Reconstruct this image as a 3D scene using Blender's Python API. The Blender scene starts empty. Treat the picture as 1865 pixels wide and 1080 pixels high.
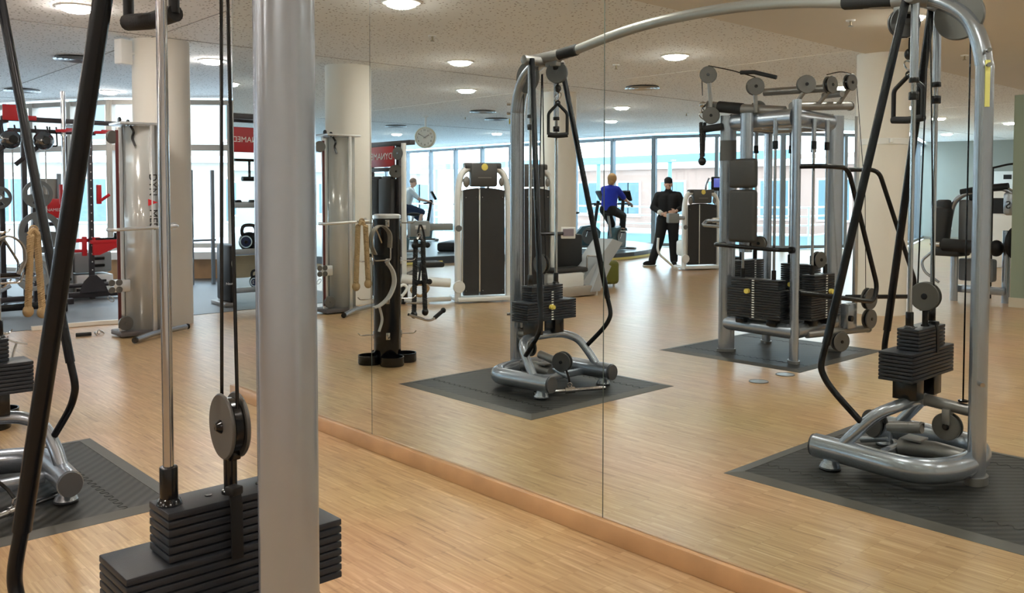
import bpy, bmesh, math, random
from mathutils import Vector, Matrix, noise
random.seed(7)
SC = bpy.context.scene
COL = SC.collection
V = Vector
# ------------------------------------------------------------------ camera
PITCH = math.radians(2.3)
AL = math.radians(42.40627)
cam_d = bpy.data.cameras.new('camera'); cam = bpy.data.objects.new('camera', cam_d); COL.objects.link(cam)
fwd = V((-math.cos(AL)*math.cos(PITCH), math.sin(AL)*math.cos(PITCH), -math.sin(PITCH)))
cam.location = (0, 0, 1.42)
cam.rotation_euler = fwd.to_track_quat('-Z', 'Y').to_euler()
cam_d.sensor_width = 36.0
cam_d.lens = 1600.0/1865.0*36.0
cam_d.shift_y = -(540-418.26)/1865.0
cam_d.clip_start = 0.05; cam_d.clip_end = 300
SC.camera = cam
SC.view_settings.view_transform = 'Standard'
SC.view_settings.look = 'None'
SC.view_settings.gamma = 1.0
SC.view_settings.use_curve_mapping = False
SC.view_settings.exposure = 0.60
# ------------------------------------------------------------------ world
W = bpy.data.worlds.new('world'); SC.world = W; W.use_nodes = True
nt = W.node_tree; nt.nodes.clear()
wo = nt.nodes.new('ShaderNodeOutputWorld'); bg = nt.nodes.new('ShaderNodeBackground')
tc = nt.nodes.new('ShaderNodeTexCoord'); sx = nt.nodes.new('ShaderNodeSeparateXYZ'); cr = nt.nodes.new('ShaderNodeValToRGB')
cr.color_ramp.elements[0].position = 0.45; cr.color_ramp.elements[0].color = (0.90, 0.96, 1.0, 1)
cr.color_ramp.elements[1].position = 0.9; cr.color_ramp.elements[1].color = (0.62, 0.83, 1.0, 1)
mr = nt.nodes.new('ShaderNodeMapRange'); mr.inputs[1].default_value = -1; mr.inputs[2].default_value = 1
nt.links.new(tc.outputs['Generated'], sx.inputs[0]); nt.links.new(sx.outputs[2], mr.inputs[0])
nt.links.new(mr.outputs[0], cr.inputs[0]); nt.links.new(cr.outputs[0], bg.inputs[0]); nt.links.new(bg.outputs[0], wo.inputs[0])
bg.inputs[1].default_value = 6.0
LAMP = 95.0

# ------------------------------------------------------------------ materials
MATS = {}
def mat(name, col, rough=0.5, metal=0.0, var=0.0, vscale=8.0, bump=0.0, bscale=60.0, spec=0.5, emit=None, estr=1.0, coat=0.0):
    if name in MATS: return MATS[name]
    m = bpy.data.materials.new(name); m.use_nodes = True; n = m.node_tree; b = n.nodes['Principled BSDF']
    c = (*col, 1)
    b.inputs['Base Color'].default_value = c; b.inputs['Roughness'].default_value = rough
    b.inputs['Metallic'].default_value = metal; b.inputs['Specular IOR Level'].default_value = spec
    b.inputs['Coat Weight'].default_value = coat
    if emit:
        b.inputs['Emission Color'].default_value = (*emit, 1); b.inputs['Emission Strength'].default_value = estr
    t = n.nodes.new('ShaderNodeTexCoord')
    nz = n.nodes.new('ShaderNodeTexNoise'); nz.inputs['Scale'].default_value = vscale; nz.inputs['Detail'].default_value = 4
    n.links.new(t.outputs['Object'], nz.inputs['Vector'])
    if var > 0:
        mx = n.nodes.new('ShaderNodeMix'); mx.data_type = 'RGBA'
        mx.inputs[6].default_value = tuple(max(0, x*(1-var)) for x in col)+(1,)
        mx.inputs[7].default_value = tuple(min(1, x*(1+var)) for x in col)+(1,)
        n.links.new(nz.outputs['Fac'], mx.inputs[0]); n.links.new(mx.outputs[2], b.inputs['Base Color'])
    if bump > 0:
        n2 = n.nodes.new('ShaderNodeTexNoise'); n2.inputs['Scale'].default_value = bscale
        n.links.new(t.outputs['Object'], n2.inputs['Vector'])
        bp = n.nodes.new('ShaderNodeBump'); bp.inputs['Strength'].default_value = bump; bp.inputs['Distance'].default_value = 0.01
        n.links.new(n2.outputs['Fac'], bp.inputs['Height']); n.links.new(bp.outputs[0], b.inputs['Normal'])
    MATS[name] = m
    return m
silver = mat('silver_paint', (0.40, 0.44, 0.50), 0.24, 0.75, 0.04, 20)
silver_dk = mat('grey_paint', (0.24, 0.23, 0.22), 0.36, 0.5, 0.05, 20)
white_fr = mat('white_frame', (0.78, 0.79, 0.78), 0.35, 0.15, 0.03)
chrome = mat('chrome', (0.55, 0.55, 0.56), 0.12, 1.0)
alu = mat('brushed_aluminium', (0.72, 0.73, 0.74), 0.30, 0.85, 0.06, 40)
blk = mat('black_gloss', (0.005, 0.005, 0.006), 0.18, 0.0, 0.1)
blkm = mat('black_matt', (0.010, 0.010, 0.011), 0.5, 0.0, 0.15, spec=0.3)
blktube = mat('black_tube', (0.006, 0.0065, 0.008), 0.27, 0.0, 0.1, spec=0.3)
foam = mat('black_foam', (0.009, 0.009, 0.010), 0.7, 0, 0.2, 60, 0.15, 200)
plate_m = mat('weight_plate_grey', (0.026, 0.029, 0.036), 0.42, 0.1, 0.12, 30, 0.05, 300, spec=0.3)
disc_m = mat('pulley_grey', (0.095, 0.09, 0.082), 0.42, 0.1, 0.05)
shroud_m = mat('shroud_charcoal', (0.022, 0.022, 0.024), 0.55, 0, 0.1, 20, 0.05, 200)
pad_m = mat('pad_vinyl', (0.045, 0.043, 0.040), 0.55, 0, 0.1, 30, 0.08, 250)
pad_blk = mat('pad_black', (0.014, 0.014, 0.015), 0.55, 0, 0.1)
red = mat('red_paint', (0.62, 0.015, 0.022), 0.4, 0, 0.05)
redsign = mat('red_sign', (0.42, 0.02, 0.03), 0.4, 0, 0.05)
white = mat('white_plastic', (0.82, 0.82, 0.80), 0.45, 0, 0.02)
wallw = mat('wall_plaster', (0.78, 0.76, 0.72), 0.85, 0, 0.03, 3, 0.05, 80)
wallg = mat('wall_grey_green', (0.33, 0.34, 0.31), 0.85, 0, 0.03, 3, 0.05, 80)
greenw = mat('partition_green', (0.27, 0.32, 0.25), 0.8, 0, 0.04, 3)
colm = mat('column_plaster', (0.80, 0.76, 0.69), 0.8, 0, 0.02, 2, 0.04, 60)
plast = mat('ceiling_flat_plaster', (0.74, 0.69, 0.61), 0.9, 0, 0.02, 2)
mull = mat('window_frame_grey', (0.22, 0.25, 0.28), 0.45, 0.3, 0.03)
mullw = mat('window_frame_light', (0.36, 0.33, 0.29), 0.5, 0.1, 0.03)
yellow = mat('yellow_knob', (0.80, 0.66, 0.15), 0.4)
olive = mat('olive_leather', (0.13, 0.14, 0.02), 0.55, 0, 0.1, 20, 0.05, 200)
skin = mat('skin', (0.62, 0.38, 0.28), 0.55, 0, 0.05)
ropet = mat('tan_rope', (0.42, 0.29, 0.15), 0.9, 0, 0.25, 120, 0.4, 300)
ropeb = mat('black_rope', (0.03, 0.03, 0.03), 0.7, 0, 0.2, 120, 0.3, 300)
canvas = mat('grey_webbing', (0.25, 0.22, 0.18), 0.8, 0, 0.2, 60, 0.3, 200)
whiteweb = mat('white_webbing', (0.50, 0.48, 0.45), 0.8, 0, 0.1, 60, 0.2, 200)
stepgrey = mat('step_grey', (0.28, 0.30, 0.30), 0.6)
screen = mat('screen_blue', (0.02, 0.02, 0.06), 0.2, 0, emit=(0.10, 0.12, 0.45), estr=0.8)
screen_c = mat('screen_cyan', (0.02, 0.2, 0.3), 0.2, 0, emit=(0.1, 0.75, 0.95), estr=1.2)
lcd = mat('lcd_green', (0.12, 0.13, 0.05), 0.3)
rubberf = None

def nodes_mat(name):
    m = bpy.data.materials.new(name); m.use_nodes = True
    return m, m.node_tree.nodes, m.node_tree.links, m.node_tree.nodes['Principled BSDF']

def wood_floor():
    m, N, L, b = nodes_mat('industrial_parquet')
    t = N.new('ShaderNodeTexCoord')
    def brick(w, h, off, mort):
        k = N.new('ShaderNodeTexBrick'); k.offset = off; k.inputs['Scale'].default_value = 1.0
        k.inputs['Brick Width'].default_value = w; k.inputs['Row Height'].default_value = h
        k.inputs['Mortar Size'].default_value = mort; k.inputs['Mortar Smooth'].default_value = 0.1
        k.inputs['Color1'].default_value = (0, 0, 0, 1); k.inputs['Color2'].default_value = (1, 1, 1, 1); k.inputs['Mortar'].default_value = (0.5, 0.5, 0.5, 1)
        L.new(t.outputs['Object'], k.inputs['Vector']); return k
    strip = brick(0.16, 0.0105, 0.0, 0.0)
    strip2 = brick(0.32, 0.021, 0.37, 0.0)
    block = brick(0.32, 0.128, 0.5, 0.0009)
    mx = N.new('ShaderNodeMix'); mx.data_type = 'RGBA'; mx.inputs[0].default_value = 0.45
    L.new(strip.outputs['Color'], mx.inputs[6]); L.new(strip2.outputs['Color'], mx.inputs[7])
    mp = N.new('ShaderNodeMapping'); mp.inputs['Scale'].default_value = (6, 90, 1)
    nz = N.new('ShaderNodeTexNoise'); nz.inputs['Scale'].default_value = 1.0; nz.inputs['Detail'].default_value = 5
    L.new(t.outputs['Object'], mp.inputs[0]); L.new(mp.outputs[0], nz.inputs['Vector'])
    mx2 = N.new('ShaderNodeMix'); mx2.data_type = 'RGBA'; mx2.inputs[0].default_value = 0.6
    L.new(mx.outputs[2], mx2.inputs[6]); L.new(nz.outputs['Fac'], mx2.inputs[7])
    r = N.new('ShaderNodeValToRGB'); e = r.color_ramp.elements
    e[0].position = 0.16; e[0].color = (0.17, 0.085, 0.036, 1)
    e[1].position = 0.80; e[1].color = (0.70, 0.50, 0.30, 1)
    k = e.new(0.36); k.color = (0.43, 0.265, 0.130, 1)
    k = e.new(0.6); k.color = (0.54, 0.355, 0.185, 1)
    L.new(mx2.outputs[2], r.inputs[0])
    big = N.new('ShaderNodeTexNoise'); big.inputs['Scale'].default_value = 0.9; L.new(t.outputs['Object'], big.inputs['Vector'])
    mul = N.new('ShaderNodeMix'); mul.data_type = 'RGBA'; mul.blend_type = 'MULTIPLY'; mul.inputs[0].default_value = 0.25
    L.new(r.outputs[0], mul.inputs[6]); L.new(big.outputs['Color'], mul.inputs[7])
    dk = N.new('ShaderNodeMix'); dk.data_type = 'RGBA'; dk.inputs[7].default_value = (0.22, 0.12, 0.055, 1)
    fm = N.new('ShaderNodeMath'); fm.operation = 'MULTIPLY'; fm.inputs[1].default_value = 0.6
    L.new(block.outputs['Fac'], fm.inputs[0]); L.new(fm.outputs[0], dk.inputs[0]); L.new(mul.outputs[2], dk.inputs[6])
    L.new(dk.outputs[2], b.inputs['Base Color'])
    b.inputs['Roughness'].default_value = 0.30; b.inputs['Specular IOR Level'].default_value = 0.5
    bp = N.new('ShaderNodeBump'); bp.inputs['Strength'].default_value = 0.06; bp.inputs['Distance'].default_value = 0.003
    L.new(mx2.outputs[2], bp.inputs['Height']); L.new(bp.outputs[0], b.inputs['Normal'])
    return m
def acoustic():
    m, N, L, b = nodes_mat('perforated_ceiling')
    t = N.new('ShaderNodeTexCoord'); v = N.new('ShaderNodeTexVoronoi'); v.inputs['Scale'].default_value = 22; v.inputs['Randomness'].default_value = 1.0
    L.new(t.outputs['Object'], v.inputs['Vector'])
    r = N.new('ShaderNodeValToRGB'); r.color_ramp.elements[0].position = 0.19; r.color_ramp.elements[0].color = (0.26, 0.24, 0.22, 1)
    r.color_ramp.elements[1].position = 0.24; r.color_ramp.elements[1].color = (0.90, 0.90, 0.895, 1)
    L.new(v.outputs['Distance'], r.inputs[0]); L.new(r.outputs[0], b.inputs['Base Color']); b.inputs['Roughness'].default_value = 0.9
    return m
def ribbed(name, col, col2, sc, rough=0.55):
    m, N, L, b = nodes_mat(name)
    t = N.new('ShaderNodeTexCoord'); w = N.new('ShaderNodeTexWave'); w.inputs['Scale'].default_value = sc; w.bands_direction = 'DIAGONAL'
    L.new(t.outputs['Object'], w.inputs['Vector'])
    w2 = N.new('ShaderNodeTexWave'); w2.inputs['Scale'].default_value = sc*0.5; w2.bands_direction = 'Y'; L.new(t.outputs['Object'], w2.inputs['Vector'])
    mx = N.new('ShaderNodeMix'); mx.data_type = 'RGBA'; mx.inputs[6].default_value = (*col, 1); mx.inputs[7].default_value = (*col2, 1)
    L.new(w.outputs['Fac'], mx.inputs[0]); L.new(mx.outputs[2], b.inputs['Base Color'])
    b.inputs['Roughness'].default_value = rough; b.inputs['Specular IOR Level'].default_value = 0.28
    ad = N.new('ShaderNodeMath'); ad.operation = 'MAXIMUM'; L.new(w.outputs['Fac'], ad.inputs[0]); L.new(w2.outputs['Fac'], ad.inputs[1])
    bp = N.new('ShaderNodeBump'); bp.inputs['Strength'].default_value = 0.35; bp.inputs['Distance'].default_value = 0.004
    L.new(w.outputs['Fac'], bp.inputs['Height']); L.new(bp.outputs[0], b.inputs['Normal'])
    return m
def glass_mat(name, tint, refl=0.9, base=0.04):
    m = bpy.data.materials.new(name); m.use_nodes = True; N = m.node_tree.nodes; L = m.node_tree.links; N.clear()
    o = N.new('ShaderNodeOutputMaterial'); tr = N.new('ShaderNodeBsdfTransparent'); gl = N.new('ShaderNodeBsdfGlossy'); mx = N.new('ShaderNodeMixShader'); lw = N.new('ShaderNodeLayerWeight')
    pw = N.new('ShaderNodeMath'); pw.operation = 'POWER'; pw.inputs[1].default_value = 5.0; ma = N.new('ShaderNodeMath'); ma.operation = 'MULTIPLY_ADD'; ma.inputs[1].default_value = 0.8; ma.inputs[2].default_value = 0.025
    tr.inputs[0].default_value = (*tint, 1); gl.inputs['Roughness'].default_value = 0.02
    L.new(lw.outputs['Facing'], pw.inputs[0]); L.new(pw.outputs[0], ma.inputs[0]); L.new(ma.outputs[0], mx.inputs[0]); L.new(tr.outputs[0], mx.inputs[1]); L.new(gl.outputs[0], mx.inputs[2]); L.new(mx.outputs[0], o.inputs[0])
    return m
def mirror_mat():
    m = bpy.data.materials.new('mirror_silver'); m.use_nodes = True; b = m.node_tree.nodes['Principled BSDF']
    b.inputs['Base Color'].default_value = (0.80, 0.865, 0.855, 1); b.inputs['Metallic'].default_value = 1; b.inputs['Roughness'].default_value = 0.0
    return m
def acryl():
    m = bpy.data.materials.new('frosted_acrylic'); m.use_nodes = True; N = m.node_tree.nodes; L = m.node_tree.links; N.clear()
    o = N.new('ShaderNodeOutputMaterial'); tr = N.new('ShaderNodeBsdfTransparent'); d = N.new('ShaderNodeBsdfPrincipled'); mx = N.new('ShaderNodeMixShader')
    d.inputs['Base Color'].default_value = (0.62, 0.62, 0.60, 1); d.inputs['Roughness'].default_value = 0.15; d.inputs['Metallic'].default_value = 0.3
    tr.inputs[0].default_value = (0.8, 0.8, 0.78, 1); mx.inputs[0].default_value = 0.72
    L.new(tr.outputs[0], mx.inputs[1]); L.new(d.outputs[0], mx.inputs[2]); L.new(mx.outputs[0], o.inputs[0])
    return m
M_floor = wood_floor(); M_acou = acoustic()
M_mat = ribbed('rubber_mat_ribbed', (0.012, 0.012, 0.011), (0.034, 0.033, 0.030), 9, 0.5)
M_matc = mat('rubber_mat_smooth', (0.05, 0.05, 0.048), 0.5, 0, 0.15, 10, 0.1, 120)
M_edge = mat('mat_edge', (0.060, 0.056, 0.048), 0.5, 0, 0.15, 10)
M_rub = mat('sports_floor_grey', (0.10, 0.10, 0.104), 0.45, 0, 0.12, 2.5, 0.05, 200)
M_glass = glass_mat('window_glass', (0.95, 0.985, 1.0)); M_mirror = mirror_mat(); M_acr = acryl()
M_base = mat('baseboard_wood', (0.46, 0.27, 0.13), 0.4, 0, 0.25, 7)
M_brick = mat('brick_facade', (0.33, 0.21, 0.17), 0.9, 0, 0.15, 1.2)
M_pale = mat('pale_facade', (0.32, 0.30, 0.265), 0.9, 0, 0.06, 1)
M_bwin = mat('facade_window', (0.12, 0.18, 0.22), 0.15, 0, 0.1)
M_ground = mat('terrace_paving', (0.60, 0.60, 0.60), 0.8, 0, 0.08, 1)

# ------------------------------------------------------------------ mesh builder
def frames(pts, closed=False):
    T = []
    n = len(pts)
    for i in range(n):
        a = pts[i-1] if (i > 0 or closed) else pts[0]
        b = pts[(i+1) % n] if (i < n-1 or closed) else pts[-1]
        T.append((b-a).normalized())
    u = T[0].orthogonal().normalized(); out = []
    for i in range(n):
        if i: 
            u = (u - T[i]*u.dot(T[i])); u = u.normalized() if u.length > 1e-6 else T[i].orthogonal().normalized()
        out.append((T[i], u, T[i].cross(u).normalized()))
    return out
def smooth_path(pts, k=5, closed=False):
    pts = [V(p) for p in pts]; n = len(pts); out = []
    if n < 3: return pts
    rng = n if closed else n-1
    for i in range(rng):
        p0 = pts[(i-1) % n] if (closed or i > 0) else pts[0]*2-pts[1]
        p1 = pts[i]; p2 = pts[(i+1) % n]
        p3 = pts[(i+2) % n] if (closed or i+2 < n) else pts[-1]*2-pts[-2]
        for j in range(k):
            t = j/k
            out.append(0.5*((2*p1)+(p2-p0)*t+(2*p0-5*p1+4*p2-p3)*t*t+(3*p1-p0-3*p2+p3)*t**3))
    if not closed: out.append(pts[-1])
    return out
def rounded(pts, r, k=6):
    "polyline with circular-ish corners"
    pts = [V(p) for p in pts]; out = [pts[0]]
    for i in range(1, len(pts)-1):
        a, b, c = pts[i-1], pts[i], pts[i+1]
        d1 = (a-b); d2 = (c-b); rr = min(r, d1.length*0.49, d2.length*0.49)
        s = b+d1.normalized()*rr; e = b+d2.normalized()*rr
        for j in range(k+1):
            t = j/k; out.append(s*(1-t)**2+b*2*t*(1-t)+e*t*t)
    out.append(pts[-1]); return out
class MB:
    def __init__(s): s.bm = bmesh.new()
    def _add(s, verts, faces):
        vs = [s.bm.verts.new(v) for v in verts]
        for f in faces:
            try: s.bm.faces.new([vs[i] for i in f])
            except ValueError: pass
        return vs
    def box(s, c, size, rz=0, bev=0.0, rot=None, seg=2):
        r = bmesh.ops.create_cube(s.bm, size=1.0); vs = r['verts']
        bmesh.ops.scale(s.bm, vec=size, verts=vs)
        if bev > 0:
            es = list({e for v in vs for e in v.link_edges})
            g = bmesh.ops.bevel(s.bm, geom=es, offset=min(bev, min(size)*0.49), segments=seg, affect='EDGES', profile=0.5)
            vs = list({v for f in g['faces'] for v in f.verts} | {v for v in vs if v.is_valid})
        m = (rot.to_4x4() if rot else Matrix.Rotation(rz, 4, 'Z'))
        bmesh.ops.transform(s.bm, matrix=Matrix.Translation(V(c)) @ m, verts=vs)
        return s
    def bb(s, x0, x1, y0, y1, z0, z1, bev=0.0):
        return s.box(((x0+x1)/2, (y0+y1)/2, (z0+z1)/2), (abs(x1-x0), abs(y1-y0), abs(z1-z0)), 0, bev)
    def sweep(s, pts, prof, closed=False, ref=None, cap=True, scales=None):
        pts = [V(p) for p in pts]; fr = frames(pts, closed); n = len(prof); rows = []
        for i, (p, (t, u, w)) in enumerate(zip(pts, fr)):
            if ref is not None:
                u2 = V(ref)-t*V(ref).dot(t)
                if u2.length > 1e-4: u = u2.normalized(); w = t.cross(u)
            k = scales[i] if scales else 1.0
            rows.append([s.bm.verts.new(p+u*a*k+w*b*k) for a, b in prof])
        m = len(rows)
        for i in range(m if closed else m-1):
            A = rows[i]; B = rows[(i+1) % m]
            for j in range(n):
                s.bm.faces.new((A[j], A[(j+1) % n], B[(j+1) % n], B[j]))
        if not closed and cap:
            s.bm.faces.new(rows[0][::-1]); s.bm.faces.new(rows[-1])
        return s
    def tube(s, pts, r, seg=12, closed=False, scales=None, cap=True):
        return s.sweep(pts, [(r*math.cos(a), r*math.sin(a)) for a in [2*math.pi*i/seg for i in range(seg)]], closed, None, cap, scales)
    def oval(s, pts, ra, rb, ref, seg=20):
        return s.sweep(pts, [(ra*math.cos(a), rb*math.sin(a)) for a in [2*math.pi*i/seg for i in range(seg)]], False, ref)
    def strap(s, pts, w, t, ref):
        return s.sweep(pts, [(w/2, t/2), (-w/2, t/2), (-w/2, -t/2), (w/2, -t/2)], False, ref)
    def cyl(s, a, b, r, seg=20, r2=None, bev=0.0):
        a = V(a); b = V(b); r2 = r if r2 is None else r2
        if bev > 0:
            d = (b-a).normalized()
            return s.tube([a, a+d*bev*0.3, a+d*bev, b-d*bev, b-d*bev*0.3, b], r, seg, scales=[1-bev/r, 1-bev*0.3/r, 1, r2/r, r2/r-bev*0.3/r, r2/r-bev/r])
        return s.tube([a, b], r, seg, scales=[1, r2/r])
    def lathe(s, base, prof, seg=24, axis=(0, 0, 1), loop=False):
        ax = V(axis).normalized(); u = ax.orthogonal().normalized(); w = ax.cross(u); rows = []
        for r, h in prof:
            rows.append([s.bm.verts.new(V(base)+ax*h+(u*math.cos(2*math.pi*j/seg)+w*math.sin(2*math.pi*j/seg))*max(r, 1e-4)) for j in range(seg)])
        for A, B in zip(rows, rows[1:]):
            for j in range(seg): s.bm.faces.new((A[j], A[(j+1) % seg], B[(j+1) % seg], B[j]))
        if loop:
            A, B = rows[-1], rows[0]
            for j in range(seg): s.bm.faces.new((A[j], A[(j+1) % seg], B[(j+1) % seg], B[j]))
        else:
            s.bm.faces.new(rows[0][::-1]); s.bm.faces.new(rows[-1])
        return s
    def ball(s, c, r, sc=(1, 1, 1), rot=None, seg=16):
        g = bmesh.ops.create_uvsphere(s.bm, u_segments=seg, v_segments=max(6, seg//2+2), radius=r)
        m = Matrix.Translation(V(c)) @ (rot.to_4x4() if rot else Matrix()) @ Matrix.Diagonal((*sc, 1))
        bmesh.ops.transform(s.bm, matrix=m, verts=g['verts']); return s
    def ring(s, c, R, r, axis=(0, 0, 1), seg=24, rs=8, squash=1.0):
        ax = V(axis).normalized(); u = ax.orthogonal().normalized(); w = ax.cross(u)
        return s.tube([V(c)+u*R*math.cos(2*math.pi*i/seg)+w*R*squash*math.sin(2*math.pi*i/seg) for i in range(seg)], r, rs, True)
    def prism(s, poly, a, b):
        "poly list of 3D points extruded by vector b-a"
        d = V(b)-V(a); n = len(poly)
        P = [V(p) for p in poly]; lo = [s.bm.verts.new(p) for p in P]; hi = [s.bm.verts.new(p+d) for p in P]
        s.bm.faces.new(lo[::-1]); s.bm.faces.new(hi)
        for i in range(n): s.bm.faces.new((lo[i], lo[(i+1) % n], hi[(i+1) % n], hi[i]))
        return s
    def disc(s, c, r, t, axis, seg=32, bev=0.004):
        ax = V(axis).normalized(); c = V(c)
        return s.lathe(c-ax*t/2, [(0.001, 0), (r-bev, 0), (r, bev), (r, t-bev), (r-bev, t), (0.001, t)], seg, ax)
    def build(s, name, m, parent=None, kind=None, flat=False):
        bmesh.ops.recalc_face_normals(s.bm, faces=s.bm.faces)
        me = bpy.data.meshes.new(name); s.bm.to_mesh(me); s.bm.free()
        o = bpy.data.objects.new(name, me); COL.objects.link(o); me.materials.append(m)
        if parent:
            org = V(parent['_o']) if '_o' in parent.keys() else V((0, 0, 0))
            me.transform(Matrix.Translation(-org)); o.parent = parent; o['_o'] = tuple(org)
        else:
            o['_o'] = (0.0, 0.0, 0.0)
        if not flat:
            for p in me.polygons: p.use_smooth = True
            try: me.set_sharp_from_angle(angle=math.radians(38))
            except Exception: pass
        if kind: o['kind'] = kind
        return o
def root(name, loc, label, cat, group=None):
    o = bpy.data.objects.new(name, None); COL.objects.link(o); o.location = loc; o.empty_display_size = 0.1
    o['label'] = label; o['category'] = cat; o['_o'] = tuple(float(x) for x in loc)
    if group: o['group'] = group
    return o
def tag(o, label, cat, group=None):
    o['label'] = label; o['category'] = cat
    if group: o['group'] = group
    return o
def part(name, mb, m, parent, label=None, flat=False):
    o = mb.build(name, m, parent, flat=flat)
    if label: o['label'] = label
    return o
def clone(o, parent=None, shift=None):
    c = o.copy(); COL.objects.link(c)
    if parent: c.parent = parent
    for ch in [x for x in o.children]: clone(ch, c)
    return c
def copy_thing(o, loc, label, rz=0.0):
    c = clone(o); c.location = loc; c.rotation_euler = (0, 0, rz); c['label'] = label; return c
def struct(name, mb, m, flat=False): return mb.build(name, m, None, 'structure', flat)
def text(name, body, size, loc, xdir, zdir, m, parent, depth=0.002, align='CENTER'):
    cu = bpy.data.curves.new(name, 'FONT'); cu.body = body; cu.size = size; cu.extrude = depth; cu.align_x = align; cu.align_y = 'CENTER'
    t = bpy.data.objects.new(name+'_src', cu); COL.objects.link(t)
    bpy.context.view_layer.update()
    me = bpy.data.meshes.new_from_object(t.evaluated_get(bpy.context.evaluated_depsgraph_get()))
    bpy.data.objects.remove(t)
    X = V(xdir).normalized(); Y = V(zdir).normalized(); Z = X.cross(Y)
    R = Matrix((X, Y, Z)).transposed().to_4x4()
    me.transform(Matrix.Translation(V(loc)) @ R)
    me.name = name; me.materials.clear(); me.materials.append(m)
    o = bpy.data.objects.new(name, me); COL.objects.link(o)
    org = V(parent['_o']); me.transform(Matrix.Translation(-org)); o.parent = parent; o['_o'] = tuple(org)
    return o

# ================================================================== SETTING
CEIL = 3.08
def slab(poly, z0, z1):
    return MB().prism([(x, y, z0) for x, y in poly], (0, 0, z0), (0, 0, z1))
FOOT_A = [(-4.87, -25.4), (-4.87, 2.95), (-5.66, 2.95), (-5.66, 9.5), (-13.3, 9.5), (-14.6, 6.7), (-15.9, 5.1), (-18.15, 4.0), (-24.6, 0.6), (-28.5, -6), (-28.1, -13.8), (-15.0, -13.75), (-11.95, -15.1), (-10.2, -18.2), (-11.9, -23.5)]
FOOT_B = [(4.2, -27.9), (4.2, 2.95), (-4.87, 2.95), (-4.87, -25.4)]
struct('floor', slab([(4.2, -27.9), (4.2, 2.95), (-5.66, 2.95)]+FOOT_A[3:], -0.2, 0.0), M_floor, True)
struct('floor_rubber', slab([(-10.12, 9.4), (-10.12, 3.2), (-10.16, 2.2), (-10.14, 0), (-10.12, -1.1), (-13.4, -1.4), (-20, -1.2), (-20, 9.4)], 0.0, 0.004), M_rub, True)
struct('trim_1', MB().sweep([(-10.13, 2.45, 0.02), (-10.10, 2.7, 0.022), (-10.08, 3.1, 0.022), (-10.02, 3.35, 0.02)], [(0.02, -0.03), (0.02, 0.03), (-0.018, 0.045), (-0.018, -0.045)], False, (0, 0, 1)), mat('aluminium_strip', (0.62, 0.55, 0.46), 0.5, 0.3))
struct('ceiling', slab(FOOT_A, CEIL, CEIL+0.2), M_acou, True)
struct('ceiling_plaster', slab(FOOT_B, CEIL-0.012, CEIL+0.2), plast, True)
seamw = mat('ceiling_seam', (0.88, 0.87, 0.85), 0.8); seamd = mat('ceiling_joint_dark', (0.30, 0.29, 0.28), 0.9)
for i, (x0, x1, y0, y1, m) in enumerate([(-28.2, -4.9, -4.42, -4.40, seamw), (-27.9, -4.9, -12.2, -12.18, seamw), (-18.6, -5.9, 3.495, 3.505, seamd),
                                         (-9.405, -9.395, -23, 9, seamd), (-17.01, -16.99, -13.4, 4.4, seamd)]):
    struct('trim_%d' % (i+2), MB().bb(x0, x1, y0, y1, CEIL-0.004, CEIL+0.01), m, True)
# mirror wall
struct('wall_mirror', MB().bb(-5.86, 4.2, 2.715, 2.95, 0, CEIL), wallw, True)
struct('baseboard_mirror', MB().bb(-5.86, 4.2, 2.665, 2.715, 0, 0.084, 0.004), M_base)
panx = [(-5.80, -4.10), (-4.10, -2.39), (-2.39, -0.69), (-0.69, 1.0)]
plab = ['leftmost tall frameless wall mirror panel, its left edge beside the open gym area',
        'tall frameless mirror panel showing the whole left pulley tower and its mat',
        'tall frameless mirror panel on the right showing the multi station and near tower',
        'tall frameless mirror panel beyond the right edge of the picture']
for (a, b), lb in list(zip(panx, plab))[:4]:
    t = root('wall_mirror_panel', ((a+b)/2, 2.70, 0.084), lb, 'mirror', 'frameless mirror panels on the wall')
    part('mirror_glass', MB().bb(a+0.0025, b-0.0025, 2.690, 2.7145, 0.086, 3.05), M_mirror, t, flat=True)
    part('edge_seal', MB().bb(a-0.0015, a+0.0022, 2.6895, 2.7145, 0.086, 3.05), mat('mirror_edge', (0.04, 0.06, 0.05), 0.3), t, flat=True)
# other walls (behind and to the side of the viewer, seen only in the mirror)
struct('wall_right', MB().bb(4.0, 4.2, -30, 2.715, 0, CEIL), wallw, True)
struct('wall_back', MB().prism([(-11.9, -23.2, 0), (4.0, -27.6, 0), (4.0, -27.9, 0), (-11.9, -23.5, 0)], (0, 0, 0), (0, 0, CEIL)), wallg, True)
struct('baseboard_back', MB().prism([(-11.9, -23.16, 0), (4.0, -27.56, 0), (4.0, -27.6, 0), (-11.9, -23.2, 0)], (0, 0, 0), (0, 0, 0.08)), mat('baseboard_grey', (0.3, 0.28, 0.24), 0.6), True)
# partition seen at right edge
struct('wall_partition', MB().bb(-3.92, -3.3, -6.95, -6.72, 0, 2.66), greenw, True)
struct('baseboard_partition', MB().bb(-3.93, -3.3, -6.96, -6.70, 0.0, 0.12), mat('plinth_beige', (0.62, 0.56, 0.45), 0.6), True)
# columns
for i, (x, y) in enumerate([(-9.71, 3.68), (-9.93, -0.80), (-10.2, -4.97), (-4.78, -4.96), (-7.9, -20.5)]):
    mb = MB().lathe((x, y, 0), [(0.297, 0), (0.297, 0.05), (0.295, CEIL-0.03), (0.295, CEIL)], 48)
    struct('column' if i == 0 else 'column.%03d' % i, mb, colm)
struct('trim_8', MB().lathe((-4.78, -4.96, 2.0), [(0.299, 0), (0.305, 0.005), (0.305, 0.07), (0.299, 0.075)], 48, loop=True).box((-4.55, -4.69, 2.04), (0.05, 0.04, 0.05), 0.8, 0.006), white)

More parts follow.
